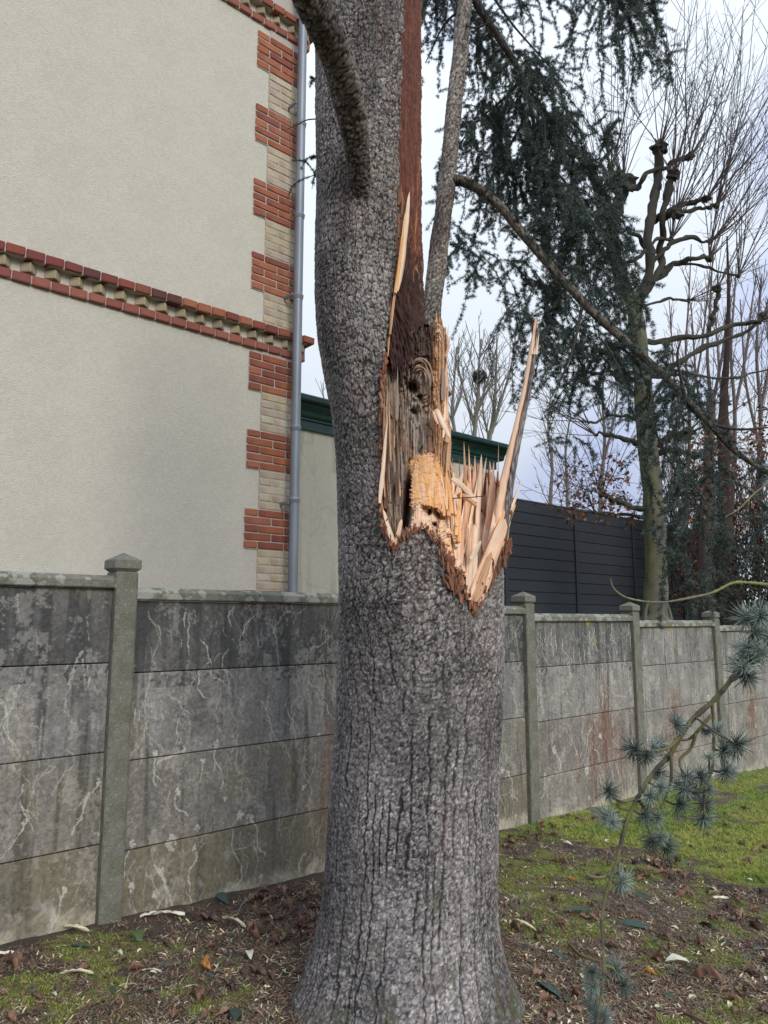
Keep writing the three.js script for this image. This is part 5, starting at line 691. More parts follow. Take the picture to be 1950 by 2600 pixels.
  const D = (x, y, u) => P(1250 + x * 0.42194, 800 + y * 0.42194, u), b = thing('bare_twig', 'thin bare yellow green twig arching in front of the dark fence', 'twig', V(0, 0, 0)), g = new GB();
  const yl = (q, l) => mixc([0.17, 0.15, 0.11], [0.22, 0.22, 0.07], sstep(0.4, 0.6, fbm(l * 26, 8, 3, 4)));
  g.tube(curve([[710, 1585], [728, 1640], [790, 1692], [900, 1721], [1030, 1727], [1200, 1700], [1330, 1668], [1450, 1612], [1560, 1612], [1659, 1624], [1850, 1660]].map(([x, y]) => D(x, y, 1.6)), 90), q => mix(0.0012, 0.0038, q) * (1 + 0.6 * (noise2(q * 90, 2, 8) - 0.5)), 8, yl); part('stem', g.geo(), twigMat, b);
  const g2 = new GB(); g2.tube(curve([[1400, 1215], [1480, 1170], [1560, 1090], [1659, 1010], [1760, 930]].map(([x, y]) => D(x, y, 1.7)), 50), q => mix(0.001, 0.003, q), 7, yl); const b2 = thing('bare_twig', 'short bare yellowish twig slanting up at the right edge above the arching twig', 'twig'); part('stem', g2.geo(), twigMat, b2);
}

// ------------------------------------------------------------------ bare trees
// smooth greenish grey bark for the pollard
const leafless = tex(128, 128, (u, v) => { const s = 0.6 + 0.9 * fbm(u * 10, v * 10, 3, 4, 10, 10), g = sstep(0.5, 0.65, fbm(u * 4, v * 4, 3, 9, 4, 4)); return [s, s * mix(1, 1.08, g), s * mix(1, 0.75, g)]; }, true, [2, 2]);
const smoothBark = tex(512, 512, (u, v) => { const s = 0.7 + 0.6 * fbm(u * 10, v * 14, 4, 3, 10, 14), gr = sstep(0.40, 0.62, fbm(u * 7, v * 1, 4, 13, 7, 1)), dk = sstep(0.62, 0.72, fbm(u * 12, v * 6, 4, 23, 12, 6)); let c = [0.125, 0.115, 0.085]; c = mixc(c, [0.11, 0.112, 0.042], gr * 0.8); c = mixc(c, [0.07, 0.065, 0.045], dk * 0.7); return c.map(q => q * s); }, true, [1.2, 0.8]);
const pollBark = std({ map: smoothBark, bumpMap: fineOf(3), bumpScale: 0.006, roughness: 0.9 });
function shoot(gb, p, d, len, r, col, depth, o = {}) {
  const n = Math.max(3, Math.ceil(len / (o.seg ?? 0.18))), pts = [p.clone()], dirs = []; let q = p.clone(), dir = d.clone().normalize();
  for (let k = 0; k < n; k++) { dir.add(V(rr(-1, 1), rr(-1, 1), rr(-1, 1)).multiplyScalar(o.wig ?? 0.09)).add(V(0, o.up ?? 0.05, 0)).normalize(); q = q.clone().addScaledVector(dir, len / n); pts.push(q); dirs.push(dir.clone()); }
  gb.tube(pts, t => mix(r, Math.max(r * 0.3, o.min ?? 0.0016), t), depth > 1 ? 5 : 3, col, { cap: false });
  if (depth > 0) { const m = Math.round(len * (o.den ?? 5)); for (let k = 0; k < m; k++) { const f = rr(0.22, 0.98), i = Math.min(n - 1, Math.floor(f * n)), a = pts[i].clone().lerp(pts[i + 1], f * n - i), s = V(rr(-1, 1), rr(-0.5, 0.8), rr(-1, 1)); s.addScaledVector(dirs[i], -s.dot(dirs[i])).normalize(); shoot(gb, a, dirs[i].clone().multiplyScalar(o.fwd ?? 0.9).addScaledVector(s, rr(0.6, 1.1)), len * rr(0.22, 0.48) * (1.15 - f * 0.6), r * 0.52, col, depth - 1, { ...o, seg: (o.seg ?? 0.18) * 0.8 }); } }
}
const leafG = (() => { const g = new GB(), n = 5; for (let k = 0; k <= n; k++) { const t = k / n, w = 0.016 * Math.sin(Math.PI * Math.pow(t, 0.8)) * (1 + 0.2 * Math.sin(k * 3)), z = 0.014 * Math.sin(t * 4); for (const s of [-1, 0, 1]) g.v(s * w, -t * 0.06, z + (s ? 0.006 : 0), t, s); if (k) for (const s of [0, 1]) { const b = (k - 1) * 3 + s, d = k * 3 + s; g.quad(b, d, d + 1, b + 1); } } return g.geo(); })();
const russetMat = std({ color: rgb(0.23, 0.10, 0.05), roughness: 0.8 });
{
  R = mulberry(31); const t = thing('pollard_tree', 'pollarded bare tree with greenish trunk behind the concrete wall', 'tree', V(0, 0, 0)), U = 9.7, limbMat = std({ color: rgb(0.060, 0.053, 0.038), map: leafless, bumpMap: fineOf(4), bumpScale: 0.012 });
  const T = new GB(), add = (l, r0, r1, sides = 14, n = 40, g = T) => g.tube(PP(l.map(q => [q[0], q[1], q[2] ?? U]), n), q => mix(r0, r1, q) * (1 + 0.10 * (noise2(q * 9, r0 * 99, 3) - 0.5)), sides, undefined, { wob: 0.25 });
  T.tube(PP([[1664, 1640], [1665, 1570], [1664, 1545], [1666, 1480], [1665, 1400], [1657, 1250], [1641, 1100], [1630, 950], [1616, 820], [1604, 752]].map(q => [...q, U]), 70), q => mix(0.165, 0.105, q) + 0.07 * Math.exp(-Math.pow((q - 0.085) / 0.035, 2)) + 0.015 * (noise2(q * 14, 3, 7) - 0.5), 26, undefined, { wob: 0.16 });
  for (const [x, w] of [[1692, 0.05], [1703, 0.038], [1640, 0.04]]) add([[x, 1600, U - 0.10], [x - 2, 1560, U - 0.11], [mix(x, 1665, 0.3), 1525, U - 0.09]], w, w * 0.35, 10, 12);
  part('trunk', T.geo(), pollBark, t);
  const arms = [
    [[[1604, 760], [1572, 700], [1556, 615], [1562, 560], [1572, 505], [1584, 462]], 0.092, 0.082], [[[1604, 760], [1628, 745], [1645, 655], [1644, 570], [1655, 500], [1668, 434], [1675, 372]], 0.075, 0.055], [[[1618, 770], [1664, 705], [1680, 640], [1676, 560], [1690, 500], [1708, 442]], 0.06, 0.045],
    [[[1584, 470], [1556, 470], [1548, 420]], 0.035, 0.03], [[[1588, 480], [1610, 475], [1640, 445], [1700, 425], [1745, 393]], 0.045, 0.032], [[[1644, 575], [1690, 545], [1712, 540]], 0.04, 0.045], [[[1680, 560], [1735, 522], [1800, 499]], 0.035, 0.028], [[[1685, 545], [1760, 530], [1820, 526]], 0.028, 0.022], [[[1648, 640], [1600, 585], [1560, 590]], 0.03, 0.016], [[[1640, 690], [1720, 612], [1800, 615]], 0.035, 0.022], [[[1663, 705], [1715, 672], [1760, 655], [1806, 657]], 0.042, 0.026], [[[1655, 720], [1730, 668], [1870, 700]], 0.025, 0.016], [[[1572, 690], [1608, 660], [1660, 610], [1700, 605]], 0.03, 0.022],
    [[[1618, 870], [1700, 862], [1800, 848], [1870, 822], [1930, 812]], 0.040, 0.022], [[[1800, 848], [1812, 790], [1822, 730]], 0.028, 0.03], [[[1630, 950], [1720, 925], [1800, 880], [1880, 850], [1940, 800]], 0.045, 0.025], [[[1634, 960], [1720, 950], [1850, 965], [1960, 930]], 0.025, 0.014], [[[1600, 800], [1660, 770], [1750, 760]], 0.028, 0.016], [[[1604, 850], [1540, 820], [1500, 760]], 0.028, 0.015], [[[1614, 945], [1550, 948], [1490, 946]], 0.030, 0.016], [[[1622, 1010], [1570, 960], [1530, 900]], 0.028, 0.016], [[[1626, 1068], [1560, 1055], [1500, 1080]], 0.026, 0.014], [[[1630, 1130], [1570, 1108], [1511, 1100]], 0.034, 0.018], [[[1668, 1130], [1700, 1110], [1750, 1098]], 0.05, 0.042], [[[1676, 1150], [1720, 1140], [1760, 1160]], 0.04, 0.022], [[[1640, 1292], [1590, 1284], [1555, 1270], [1520, 1255]], 0.040, 0.022], [[[1640, 1312], [1580, 1310], [1510, 1302]], 0.028, 0.014], [[[1660, 1290], [1690, 1275], [1700, 1260]], 0.03, 0.02]];
  const tips = [];
  for (const [l, a, b] of arms) { const g = new GB(), n = l.length, pts = l.map(([x, y], i) => [x, y, U + (i ? (hash(x, y) - 0.5) * 0.9 * i / n : 0)]); { const cc = PP(pts, 34); cc.forEach((v, i) => { if (i > 1) { const w = Math.min(1, i / 8) * 0.10; v.x += (fbm(i * 0.21, x9(l), 3, 5) - 0.5) * w * 1.6; v.y += (fbm(i * 0.21, x9(l) + 7, 3, 6) - 0.5) * w; } }); g.tube(cc, q => mix(a, b, q) * (1 + 0.6 * (noise2(q * 11, x9(l), 3) - 0.5)), 9, undefined, { wob: 0.6 }); pts[n - 1].end = cc[34]; } const e = pts[n - 1], f = pts[n - 2]; const k = e.end, gb = b * 1.75; const sg = new THREE.IcosahedronGeometry(gb, 2); const pa = sg.attributes.position; for (let i = 0; i < pa.count; i++) { const s = 1 + 1.5 * (noise3(pa.getX(i) * 38 + 9 + x9(l), pa.getY(i) * 38, pa.getZ(i) * 38, 5) - 0.5); pa.setXYZ(i, pa.getX(i) * s + k.x, pa.getY(i) * s + k.y, pa.getZ(i) * s + k.z); } const kg = new GB(); for (let i = 0; i < pa.count; i++) kg.v(pa.getX(i), pa.getY(i), pa.getZ(i), pa.getX(i), pa.getY(i)); for (let i = 0; i < pa.count; i += 3) kg.tri(i, i + 1, i + 2); const m = part('limb', mergeGeometries([g.geo(), kg.geo()]), limbMat, t); tips.push([k, k.clone().sub(P(...f)).normalize(), e[0], e[1], b]); }
  function x9(l) { return l[0][0] * 0.37 + l[1][1] * 0.11; }
  const tw = new GB(), leaves = new Spray(), col = [0.085, 0.066, 0.058];
  for (const [k, d, x, y, b] of tips) { const hi = y < 720, n = hi ? 11 : 7; for (let i = 0; i < n; i++) { const dd = V(rr(-0.55, 0.75) + (x > 1640 ? 0.28 : -0.1), hi ? rr(0.7, 1.4) : rr(-0.1, 1.0), rr(-0.7, 0.7)).addScaledVector(d, hi ? 0.35 : 0.9); shoot(tw, k, dd, hi ? rr(1.0, 2.9) : rr(0.5, 1.7), hi ? 0.0088 : 0.007, col, 2, { den: hi ? 2.1 : 2.6, wig: 0.07, up: hi ? 0.05 : 0.02, min: 0.0022, fwd: 1.1 }); } }
  part('twigs', tw.geo(), twigMat, t, 'stuff');
  const lw = new GB(); for (let k = 0; k < 150; k++) { const a = P(rr(1420, 1620), rr(1170, 1320), U + rr(-0.5, 0.6)), e = a.clone().add(V(rr(-0.4, 0.3), rr(-0.2, 0.16), rr(-0.3, 0.3))); lw.tube([a, a.clone().lerp(e, 0.5).add(V(0, 0.03, 0)), e], [0.004, 0.002], 3, col, { cap: false }); for (let i = 0; i < 3; i++) if (R() < 0.7) leaves.add(a.clone().lerp(e, R()), V(rr(-1, 1), rr(0.2, 1), rr(-1, 1)), rr(0.8, 1.4)); }
  for (let k = 0; k < 260; k++) leaves.add(P(rr(1660, 1940), rr(1080, 1330), U + rr(-0.4, 0.8)), V(rr(-1, 1), rr(-0.2, 1), rr(-1, 1)), rr(0.8, 1.5));
  part('leafy_twigs', lw.geo(), twigMat, t, 'stuff'); leaves.build(leafG, russetMat, t, 'dead_leaves');
}
function bareTree(label, px, py, u, list, col, o = {}) { // stems given as pixel readings at distance u
  const t = thing('bare_tree', label, 'tree', V(0, 0, 0), 0, 'bare winter trees far behind the fence'), T = new GB(), tw = new GB(), foot = P(px, py, u); foot.y = 1.4;
  for (const [pts, r0, r1, n, len] of list) { const c = PP(pts.map(q => [q[0], q[1], u + (q[2] ?? 0)]), 24); T.tube(c, q => mix(r0, r1, q), 6, col); for (let k = 0; k < n; k++) { const f = Math.pow(R(), 0.8) * 23, i = Math.floor(f), a = c[i].clone().lerp(c[i + 1], f - i), d = c[i + 1].clone().sub(c[i]).normalize(); shoot(tw, a, d.multiplyScalar(o.fwd ?? 0.9).add(V(rr(-1, 1), rr(0, 0.6), rr(-1, 1)).multiplyScalar(o.spread ?? 0.8)), len * rr(0.4, 1.1) * (1.2 - f / 30), r1 * (o.thick ?? 0.9), o.twig ?? col, o.depth ?? 2, { den: o.den ?? 2.2, wig: 0.1, up: 0.07, seg: 0.35, min: o.min ?? 0.005, fwd: 1.1 }); } }
  part('trunk', T.geo(), twigMat, t); part('twigs', tw.geo(), twigMat, t, 'stuff'); return t;
}
{
  R = mulberry(41);
  const gy = [0.20, 0.185, 0.15], br = [0.15, 0.115, 0.10], pk = [0.17, 0.13, 0.115];
  bareTree('bare tree holding a round twig nest, above the green cornice', 1200, 1500, 18, [[[[1196, 1500], [1197, 1200], [1206, 1090], [1214, 1010], [1216, 930], [1222, 860]], 0.085, 0.02, 22, 2.2], [[[1206, 1090], [1180, 1000], [1160, 930]], 0.04, 0.014, 14, 1.6], [[[1210, 1050], [1240, 960], [1262, 880]], 0.035, 0.014, 14, 1.6]], gy);
  bareTree('bare tree with several upright stems right of the nest tree', 1250, 1500, 20, [[[[1242, 1500], [1240, 1140], [1252, 1060], [1258, 980], [1262, 850]], 0.09, 0.02, 22, 2.0], [[[1248, 1100], [1275, 1010], [1300, 920], [1310, 840]], 0.05, 0.016, 18, 1.8], [[[1244, 1120], [1226, 1040], [1232, 960]], 0.04, 0.014, 12, 1.5]], gy);
  bareTree('bare tree with thin twigs directly right of the torn stem', 1155, 1500, 17, [[[[1150, 1500], [1156, 1120], [1148, 1040], [1154, 960], [1160, 880]], 0.06, 0.014, 22, 2.0], [[[1150, 1060], [1172, 1000], [1178, 930]], 0.03, 0.012, 12, 1.4]], gy);
  bareTree('bare pale tree low behind the standing shard', 1390, 1500, 24, [[[[1400, 1500], [1398, 1260], [1402, 1180], [1392, 1100], [1398, 1000]], 0.08, 0.02, 22, 2.4], [[[1440, 1500], [1440, 1230], [1436, 1140], [1450, 1050]], 0.07, 0.018, 18, 2.2]], [0.22, 0.19, 0.16]);
  bareTree('bare tree behind the dark fence left of the pollard trunk', 1530, 1500, 22, [[[[1530, 1500], [1525, 1250], [1535, 1130], [1530, 1000], [1540, 880]], 0.08, 0.02, 26, 2.4], [[[1530, 1180], [1560, 1060], [1570, 950]], 0.05, 0.015, 16, 2]], [0.19, 0.16, 0.14]);
  bareTree('small bare treetop seen just above the green cornice left of the trunk', 830, 1500, 19, [[[[835, 1500], [832, 1060], [822, 1010], [818, 985]], 0.05, 0.01, 8, 0.9]], gy);
  [[1745, 21, 0.10, 'bare brown tree nearest the pollard tree on its right side'], [1800, 19, 0.12, 'bare brown tree with a straight pale trunk right of the pollard tree'], [1860, 20, 0.12, 'tall bare brown tree second from the right edge'], [1925, 18, 0.11, 'bare brown tree at the right edge of the view'], [1990, 21, 0.1, 'bare reddish tree partly cut off by the right edge']].forEach(([x, u, r, l], i) => bareTree(l, x, 1500, u, [[[[x - 8, 1500], [x, 1250], [x + 6, 1050], [x - 4, 900], [x + 4, 760], [x + 10, 620 + i * 25]], r * 0.62, 0.014, 20, 2.1], [[[x + 4, 1050], [x + 34, 900], [x + 48, 780], [x + 60, 660 + i * 20]], r * 0.4, 0.012, 13, 1.8], [[[x, 1120], [x - 30, 980], [x - 40, 850], [x - 46, 760]], r * 0.35, 0.012, 12, 1.7]], i % 2 ? br : pk, { den: 2.4, spread: 0.55, fwd: 1.2, min: 0.006 }));
  // the nest
  const o = P(1218, 957, 17.9), n = new GB(); for (let k = 0; k < 190; k++) { const d = V(rr(-1, 1), rr(-0.75, 0.75), rr(-1, 1)).normalize(), c = o.clone().addScaledVector(d, rr(0.08, 0.17)), s = d.clone().cross(V(rr(-1, 1), rr(-1, 1), rr(-1, 1))).normalize(), l = rr(0.06, 0.16); n.tube([c.clone().addScaledVector(s, -l), c.clone().addScaledVector(d, 0.02), c.clone().addScaledVector(s, l)], [0.006, 0.004], 3, [0.06, 0.05, 0.04], { cap: false }); }
  tag(part('bird_nest', n.geo(), twigMat, scene), 'round twig nest high in the bare tree above the green cornice', 'nest');
  // dark trunk and russet hedge at the right
  const dk = thing('dark_trunk', 'thick dark reddish trunk behind the wall at far right', 'tree'), g = new GB(); g.tube(PP([[1850, 1640, 11], [1848, 1500, 11], [1836, 1380, 11], [1842, 1250, 11], [1835, 1100, 11], [1842, 950, 11], [1850, 780, 11], [1846, 600, 11]], 60), q => mix(0.30, 0.012, Math.pow(q, 0.45)) * (1 + 0.2 * (noise2(q * 10, 4, 4) - 0.5)), 16, (q, l) => mixc([0.035, 0.022, 0.018], [0.075, 0.045, 0.035], fbm(l * 3, 3, 3, 4)), { wob: 0.5 }); part('trunk', g.geo(), std({ vertexColors: true, bumpMap: fineOf(4), bumpScale: 0.02 }), dk);
  const g3 = new GB(); g3.tube(PP([[1792, 1640, 11.6], [1790, 1450, 11.6], [1797, 1300, 11.6], [1800, 1150, 11.6], [1806, 1000, 11.6]], 20), [0.11, 0.07], 10, [0.095, 0.065, 0.05]); const d2 = thing('slim_trunk', 'slim brown trunk left of the thick dark trunk behind the wall', 'tree'); part('trunk', g3.geo(), twigMat, d2);
  const hedge = thing('beech_hedge', 'russet leaved hedge behind the wall at the right edge', 'hedge'), hl = new Spray(), hw = new GB();
  for (let k = 0; k < 300; k++) { const a = P(rr(1700, 2060), rr(1360, 1600), 12.6 + rr(-0.4, 0.9)); shoot(hw, a, V(rr(-0.5, 0.5), 1, rr(-0.4, 0.4)), rr(0.7, 2.4), 0.009, [0.10, 0.06, 0.052], 1, { den: 3, wig: 0.09, min: 0.004 }); }
  for (let k = 0; k < 5200; k++) { const y = 1010 + 560 * Math.pow(R(), 0.75), x = rr(1755, 2060) - (y > 1300 ? rr(0, 60) : 0); if (fbm(x * 0.02, y * 0.02, 3, 6) > 0.56) continue; hl.add(P(x, y, 12.4 + rr(-0.5, 1.2)), V(rr(-1, 1), rr(-0.2, 1), rr(-1, 1)), rr(0.9, 1.7)); }
  part('twigs', hw.geo(), twigMat, hedge, 'stuff'); hl.build(leafG, std({ color: rgb(0.15, 0.062, 0.036), roughness: 0.85 }), hedge, 'leaves');
  const ev = thing('evergreen_shrub', 'dark evergreen shrub low behind the wall at the right edge', 'shrub'), el = new Spray(), ew = new GB(); for (let k = 0; k < 1500; k++) el.add(P(rr(1830, 2060), rr(1380, 1620), 10.6 + rr(-0.3, 0.6)), V(rr(-1, 1), rr(-0.3, 1), rr(-1, 1)), rr(0.8, 1.5)); ew.tube(PP([[1960, 1640, 10.9], [1955, 1500, 10.9], [1950, 1400, 10.9]], 8), [0.04, 0.015], 6, [0.05, 0.04, 0.03]); part('stem', ew.geo(), twigMat, ev); el.build(leafG, std({ color: rgb(0.022, 0.032, 0.016), roughness: 0.7 }), ev, 'foliage');
}

// ------------------------------------------------------------------ on the ground: grass, moss, litter and fallen leaves
function G(px, py) { let u = 4; for (let k = 0; k < 30; k++) { const p = P(px, py, u), h = groundY(p.x, p.z), a = P(px, py, u * 1.001), s = (a.y - p.y) / (u * 0.001); u = clamp(u + (h - p.y) / s, 1.5, 40); } const p = P(px, py, u); p.y = groundY(p.x, p.z); return p; }
const onGround = p => { const [, d] = toFence(p.x, p.z); if (d > -0.09) return false; const s = sect(0.15); return Math.hypot((p.x - s[0]) / (s[1] + 0.02), (p.z + UA) / (s[1] * 0.95 + 0.02)) > 1; };
{
  R = mulberry(51);
  const blade = n => { const g = new GB(); for (let k = 0; k < n; k++) { const a = R() * 6.28, l = rr(0.6, 1.1), r = rr(0, 0.35), b = V(Math.cos(a) * r * 0.03, 0, Math.sin(a) * r * 0.03), lean = rr(0.15, 0.75), c = Math.cos(a + rr(-0.6, 0.6)), s = Math.sin(a + rr(-0.6, 0.6)), w = 0.05, tone = rr(0.7, 1.25), cc = [tone * rr(0.9, 1.15), tone, tone * rr(0.7, 1)]; const q = [0, 0.55, 1].map(t => V(b.x + c * lean * t * t * l, t * l * (1 - 0.25 * lean * t), b.z + s * lean * t * t * l)); const i = []; q.forEach((v, m) => { const ww = w * (1 - m * 0.46); i.push(g.v(v.x - s * ww, v.y, v.z + c * ww, 0, 0, cc), g.v(v.x + s * ww, v.y, v.z - c * ww, 0, 0, cc)); }); g.quad(i[0], i[1], i[3], i[2]); g.quad(i[2], i[3], i[5], i[4]); } return g.geo(); };
  const scatter = (name, label, cat, geo, mat, n, pick, size, tint) => { const ms = [], cs = []; let guard = 0; while (ms.length < n && guard++ < n * 14) { const f = R() < 0.3, px = f ? rr(-60, 880) : rr(1180, 2010), py = f ? rr(2230, 2640) : rr(1930, 2660), q = G(px, py); if (!onGround(q) || -q.z > 13) continue; const w = pick(q); if (R() > w) continue; const s = size() * (0.7 + 0.6 * w), e = new THREE.Euler(rr(-0.25, 0.25), rr(0, 6.28), rr(-0.25, 0.25)); q.y -= 0.002; ms.push(new THREE.Matrix4().compose(q, new THREE.Quaternion().setFromEuler(e), V(s, s, s))); cs.push(tint(q)); } const o = new THREE.InstancedMesh(geo, mat, ms.length); ms.forEach((m, i) => { o.setMatrixAt(i, m); o.setColorAt(i, rgb(...cs[i])); }); o.name = name; o.castShadow = o.receiveShadow = true; scene.add(o); tag(o, label, cat, null, 'stuff'); };
  const gm = std({ vertexColors: true, roughness: 0.75 });
  scatter('grass', 'short green lawn grass right of the tree along the wall', 'grass', blade(7), gm, 15000, q => { const [m, l] = mossAt(q.x, q.z); return l * l * 0.9 + 0.05 * m; }, () => rr(0.014, 0.036), q => { const t = rr(0.75, 1.25); return mixc([0.25 * t, 0.335 * t, 0.07 * t], [0.36 * t, 0.385 * t, 0.10 * t], sstep(0.42, 0.62, fbm(q.x * 2.4, q.z * 2.4, 3, 58))); });
  scatter('moss', 'bright green moss and weed tufts on the bare soil', 'moss', blade(12), gm, 9000, q => { const [m, l] = mossAt(q.x, q.z); return sstep(0.3, 0.8, m) * (1 - l * 0.7) * sstep(0.4, 0.62, fbm(q.x * 11, q.z * 11, 2, 35)) + 0.012; }, () => rr(0.007, 0.018), q => { const t = rr(0.7, 1.3); return [0.27 * t, 0.32 * t, 0.07 * t]; });
  const bits = (() => { const g = new GB(); for (let k = 0; k < 7; k++) { const a = R() * 6.28, x = rr(-1, 1), z = rr(-1, 1), l = rr(0.3, 1.1), w = rr(0.05, 0.17), c = Math.cos(a), s = Math.sin(a), y = rr(0.05, 0.25), tl = rr(-0.3, 0.3), tn = rr(0.35, 1.4), cc = [tn, tn * rr(0.88, 1.02), tn * rr(0.72, 0.98)]; const i = [g.v(x - c * l - s * w, y - tl, z - s * l + c * w, 0, 0, cc), g.v(x - c * l + s * w, y - tl, z - s * l - c * w, 0, 0, cc), g.v(x + s * w, y + 0.08, z - c * w, 0, 0, cc), g.v(x - s * w, y + 0.08, z + c * w, 0, 0, cc), g.v(x + c * l, y + tl, z + s * l, 0, 0, cc)]; g.quad(i[0], i[1], i[2], i[3]); g.tri(i[3], i[2], i[4]); } return g.geo(); })();
  scatter('leaf_litter', 'brown crumbs of needles bark and leaf over the soil', 'litter', bits, std({ vertexColors: true, roughness: 0.9 }), 12000, q => { const [m, l] = mossAt(q.x, q.z); return 1 - 0.9 * l - 0.35 * m; }, () => rr(0.008, 0.024), q => { const t = rr(0.6, 1.5), k = R(); return k < 0.1 ? [0.45 * t, 0.38 * t, 0.25 * t] : k < 0.2 ? [0.16 * t, 0.17 * t, 0.10 * t] : [0.15 * t, 0.10 * t, 0.068 * t]; });
  // fallen leaves, each its own object
  const leaf = (L, Wd, o, seed) => { const J = mulberry(seed), g = new GB(), n = 9, m = 6; for (let k = 0; k <= n; k++) { const t = k / n, w = Wd * Math.pow(Math.sin(Math.PI * clamp(Math.pow(t, o.p ?? 0.8), 0.01, 0.99)), o.q ?? 0.8) * (1 + (o.lobe ?? 0) * (noise2(k * 1.3, 1, seed) - 0.5)); for (let s = 0; s <= m; s++) { const a = s / m * 2 - 1, cr = (o.crumple ?? 0) * L * (noise2(t * 4 + seed, a * 1.6 + 3, seed + 2) - 0.5); g.v(a * w * (1 - (o.cup ?? 0) * 0.3 * a * a), 0.003 + (o.cup ?? 0) * w * a * a + cr + (o.arch ?? 0) * L * Math.sin(Math.PI * t) + (a === 0 ? -(o.rib ?? 0.02) * Wd : 0) + (k === 0 || k === n ? 0 : (noise2(k, s, seed + 7) - 0.5) * L * (o.crumple ?? 0) * 0.5), (t - 0.5) * L, a * 0.5, t); } if (k) for (let s = 0; s < m; s++) { const b = (k - 1) * (m + 1) + s, d = b + m + 1; g.quad(b, d, d + 1, b + 1); } } return g.geo(); };
  const leafMap = tex(128, 128, (u, v) => { const a = Math.abs(u - 0.0) , rib = Math.min(Math.abs(u), Math.abs(u - 1)), vein = Math.abs(mod(v * 7 + (u < 0.5 ? u : 1 - u) * 5, 1) - 0.5), s = 0.75 + 0.5 * fbm(u * 8, v * 8, 3, 4, 8, 8); return [s, s, s].map(q => q * (rib < 0.03 ? 1.25 : vein < 0.05 ? 1.12 : 1)); }, true);
  const lm = (c, r = 0.75) => std({ color: rgb(...c), map: leafMap, roughness: r });
  const brownM = [[0.21, 0.115, 0.07], [0.16, 0.095, 0.065], [0.26, 0.145, 0.085], [0.135, 0.082, 0.062], [0.29, 0.18, 0.11]].map(c => lm(c)), greenM = [[0.05, 0.085, 0.04], [0.05, 0.085, 0.062], [0.085, 0.14, 0.04], [0.075, 0.105, 0.075]].map(c => lm(c, 0.75)), woodM = [[0.72, 0.66, 0.45], [0.68, 0.60, 0.38], [0.76, 0.72, 0.55]].map(c => std({ color: rgb(...c), map: woodMap, roughness: 0.8 })), ambM = lm([0.50, 0.24, 0.07]), paleM = [[0.52, 0.55, 0.36], [0.62, 0.62, 0.46]].map(c => lm(c, 0.7));
  const gBrown = [1, 2, 3, 4, 5, 6].map(s => leaf(0.078, 0.025, { lobe: 0.9, crumple: 0.42, cup: 0.9, arch: 0.08 }, s)), gGreen = [1, 2, 3].map(s => leaf(0.11, 0.021, { cup: 0.25, arch: 0.05, crumple: 0.04 }, s + 10)), gPale = [1, 2, 3].map(s => leaf(0.075, 0.02, { cup: 0.45, arch: 0.10, crumple: 0.10, lobe: 0.3 }, s + 20)), gChip = [1, 2, 3, 4].map(s => leaf(0.10, 0.0085, { p: 0.7, q: 0.5, lobe: 0.9, cup: 0.2, crumple: 0.10, arch: 0.08, rib: 0 }, s + 30));
  const put = (name, geo, mat, px, py, s, label, cat, group, turn, lift = 0) => { const p = G(px, py); if (!onGround(p)) return; const o = part(name, geo, mat, scene); o.position.copy(p); o.position.y += 0.004 + lift; o.rotation.set(rr(-0.3, 0.3), turn ?? rr(0, 6.28), rr(-0.35, 0.35)); o.scale.setScalar(s); tag(o, label, cat, group); return o; };
  // ones that stand out
  const T = (i, px, py, s, label, turn, lift) => { const [n, g, m, c] = i; put(n, g, m, px, py, s, label, c, undefined, turn, lift); };
  const chip = ['wood_chip', gChip[0], woodM[0], 'wood chip'], chip2 = ['wood_chip', gChip[1], woodM[2], 'wood chip'], grn = ['green_leaf', gGreen[0], greenM[1], 'leaf'], lime = ['green_leaf', leaf(0.1, 0.028, { cup: 0.3, arch: 0.1 }, 91), greenM[2], 'leaf'], brn = ['brown_leaf', gBrown[0], brownM[0], 'leaf'], big = ['brown_leaf', gBrown[3], brownM[3], 'leaf'], pale = ['pale_leaf', gPale[0], paleM[1], 'leaf'], amb = ['amber_leaf', gBrown[2], ambM, 'leaf'];
  T(chip, 185, 2372, 2.0, 'long pale wood chip against the wall foot left of the near fence post', 1.2, 0.01); T(chip2, 412, 2336, 2.3, 'long pale wood chip lying under the wall right of the near fence post', 1.75, 0.01); T(chip, 592, 2352, 1.9, 'curved pale wood chip just left of the brown leaf heap', 0.9, 0.01); T(chip2, 15, 2428, 1.4, 'pale wood chip cut off by the left edge of the view', 1.6); T(chip, 195, 2477, 1.5, 'pale wood sliver lying alone on mossy soil at lower left', 1.5); T(chip, 385, 2470, 1.0, 'pale wood chip beside a blue needle sprig left of the trunk', 1.3);
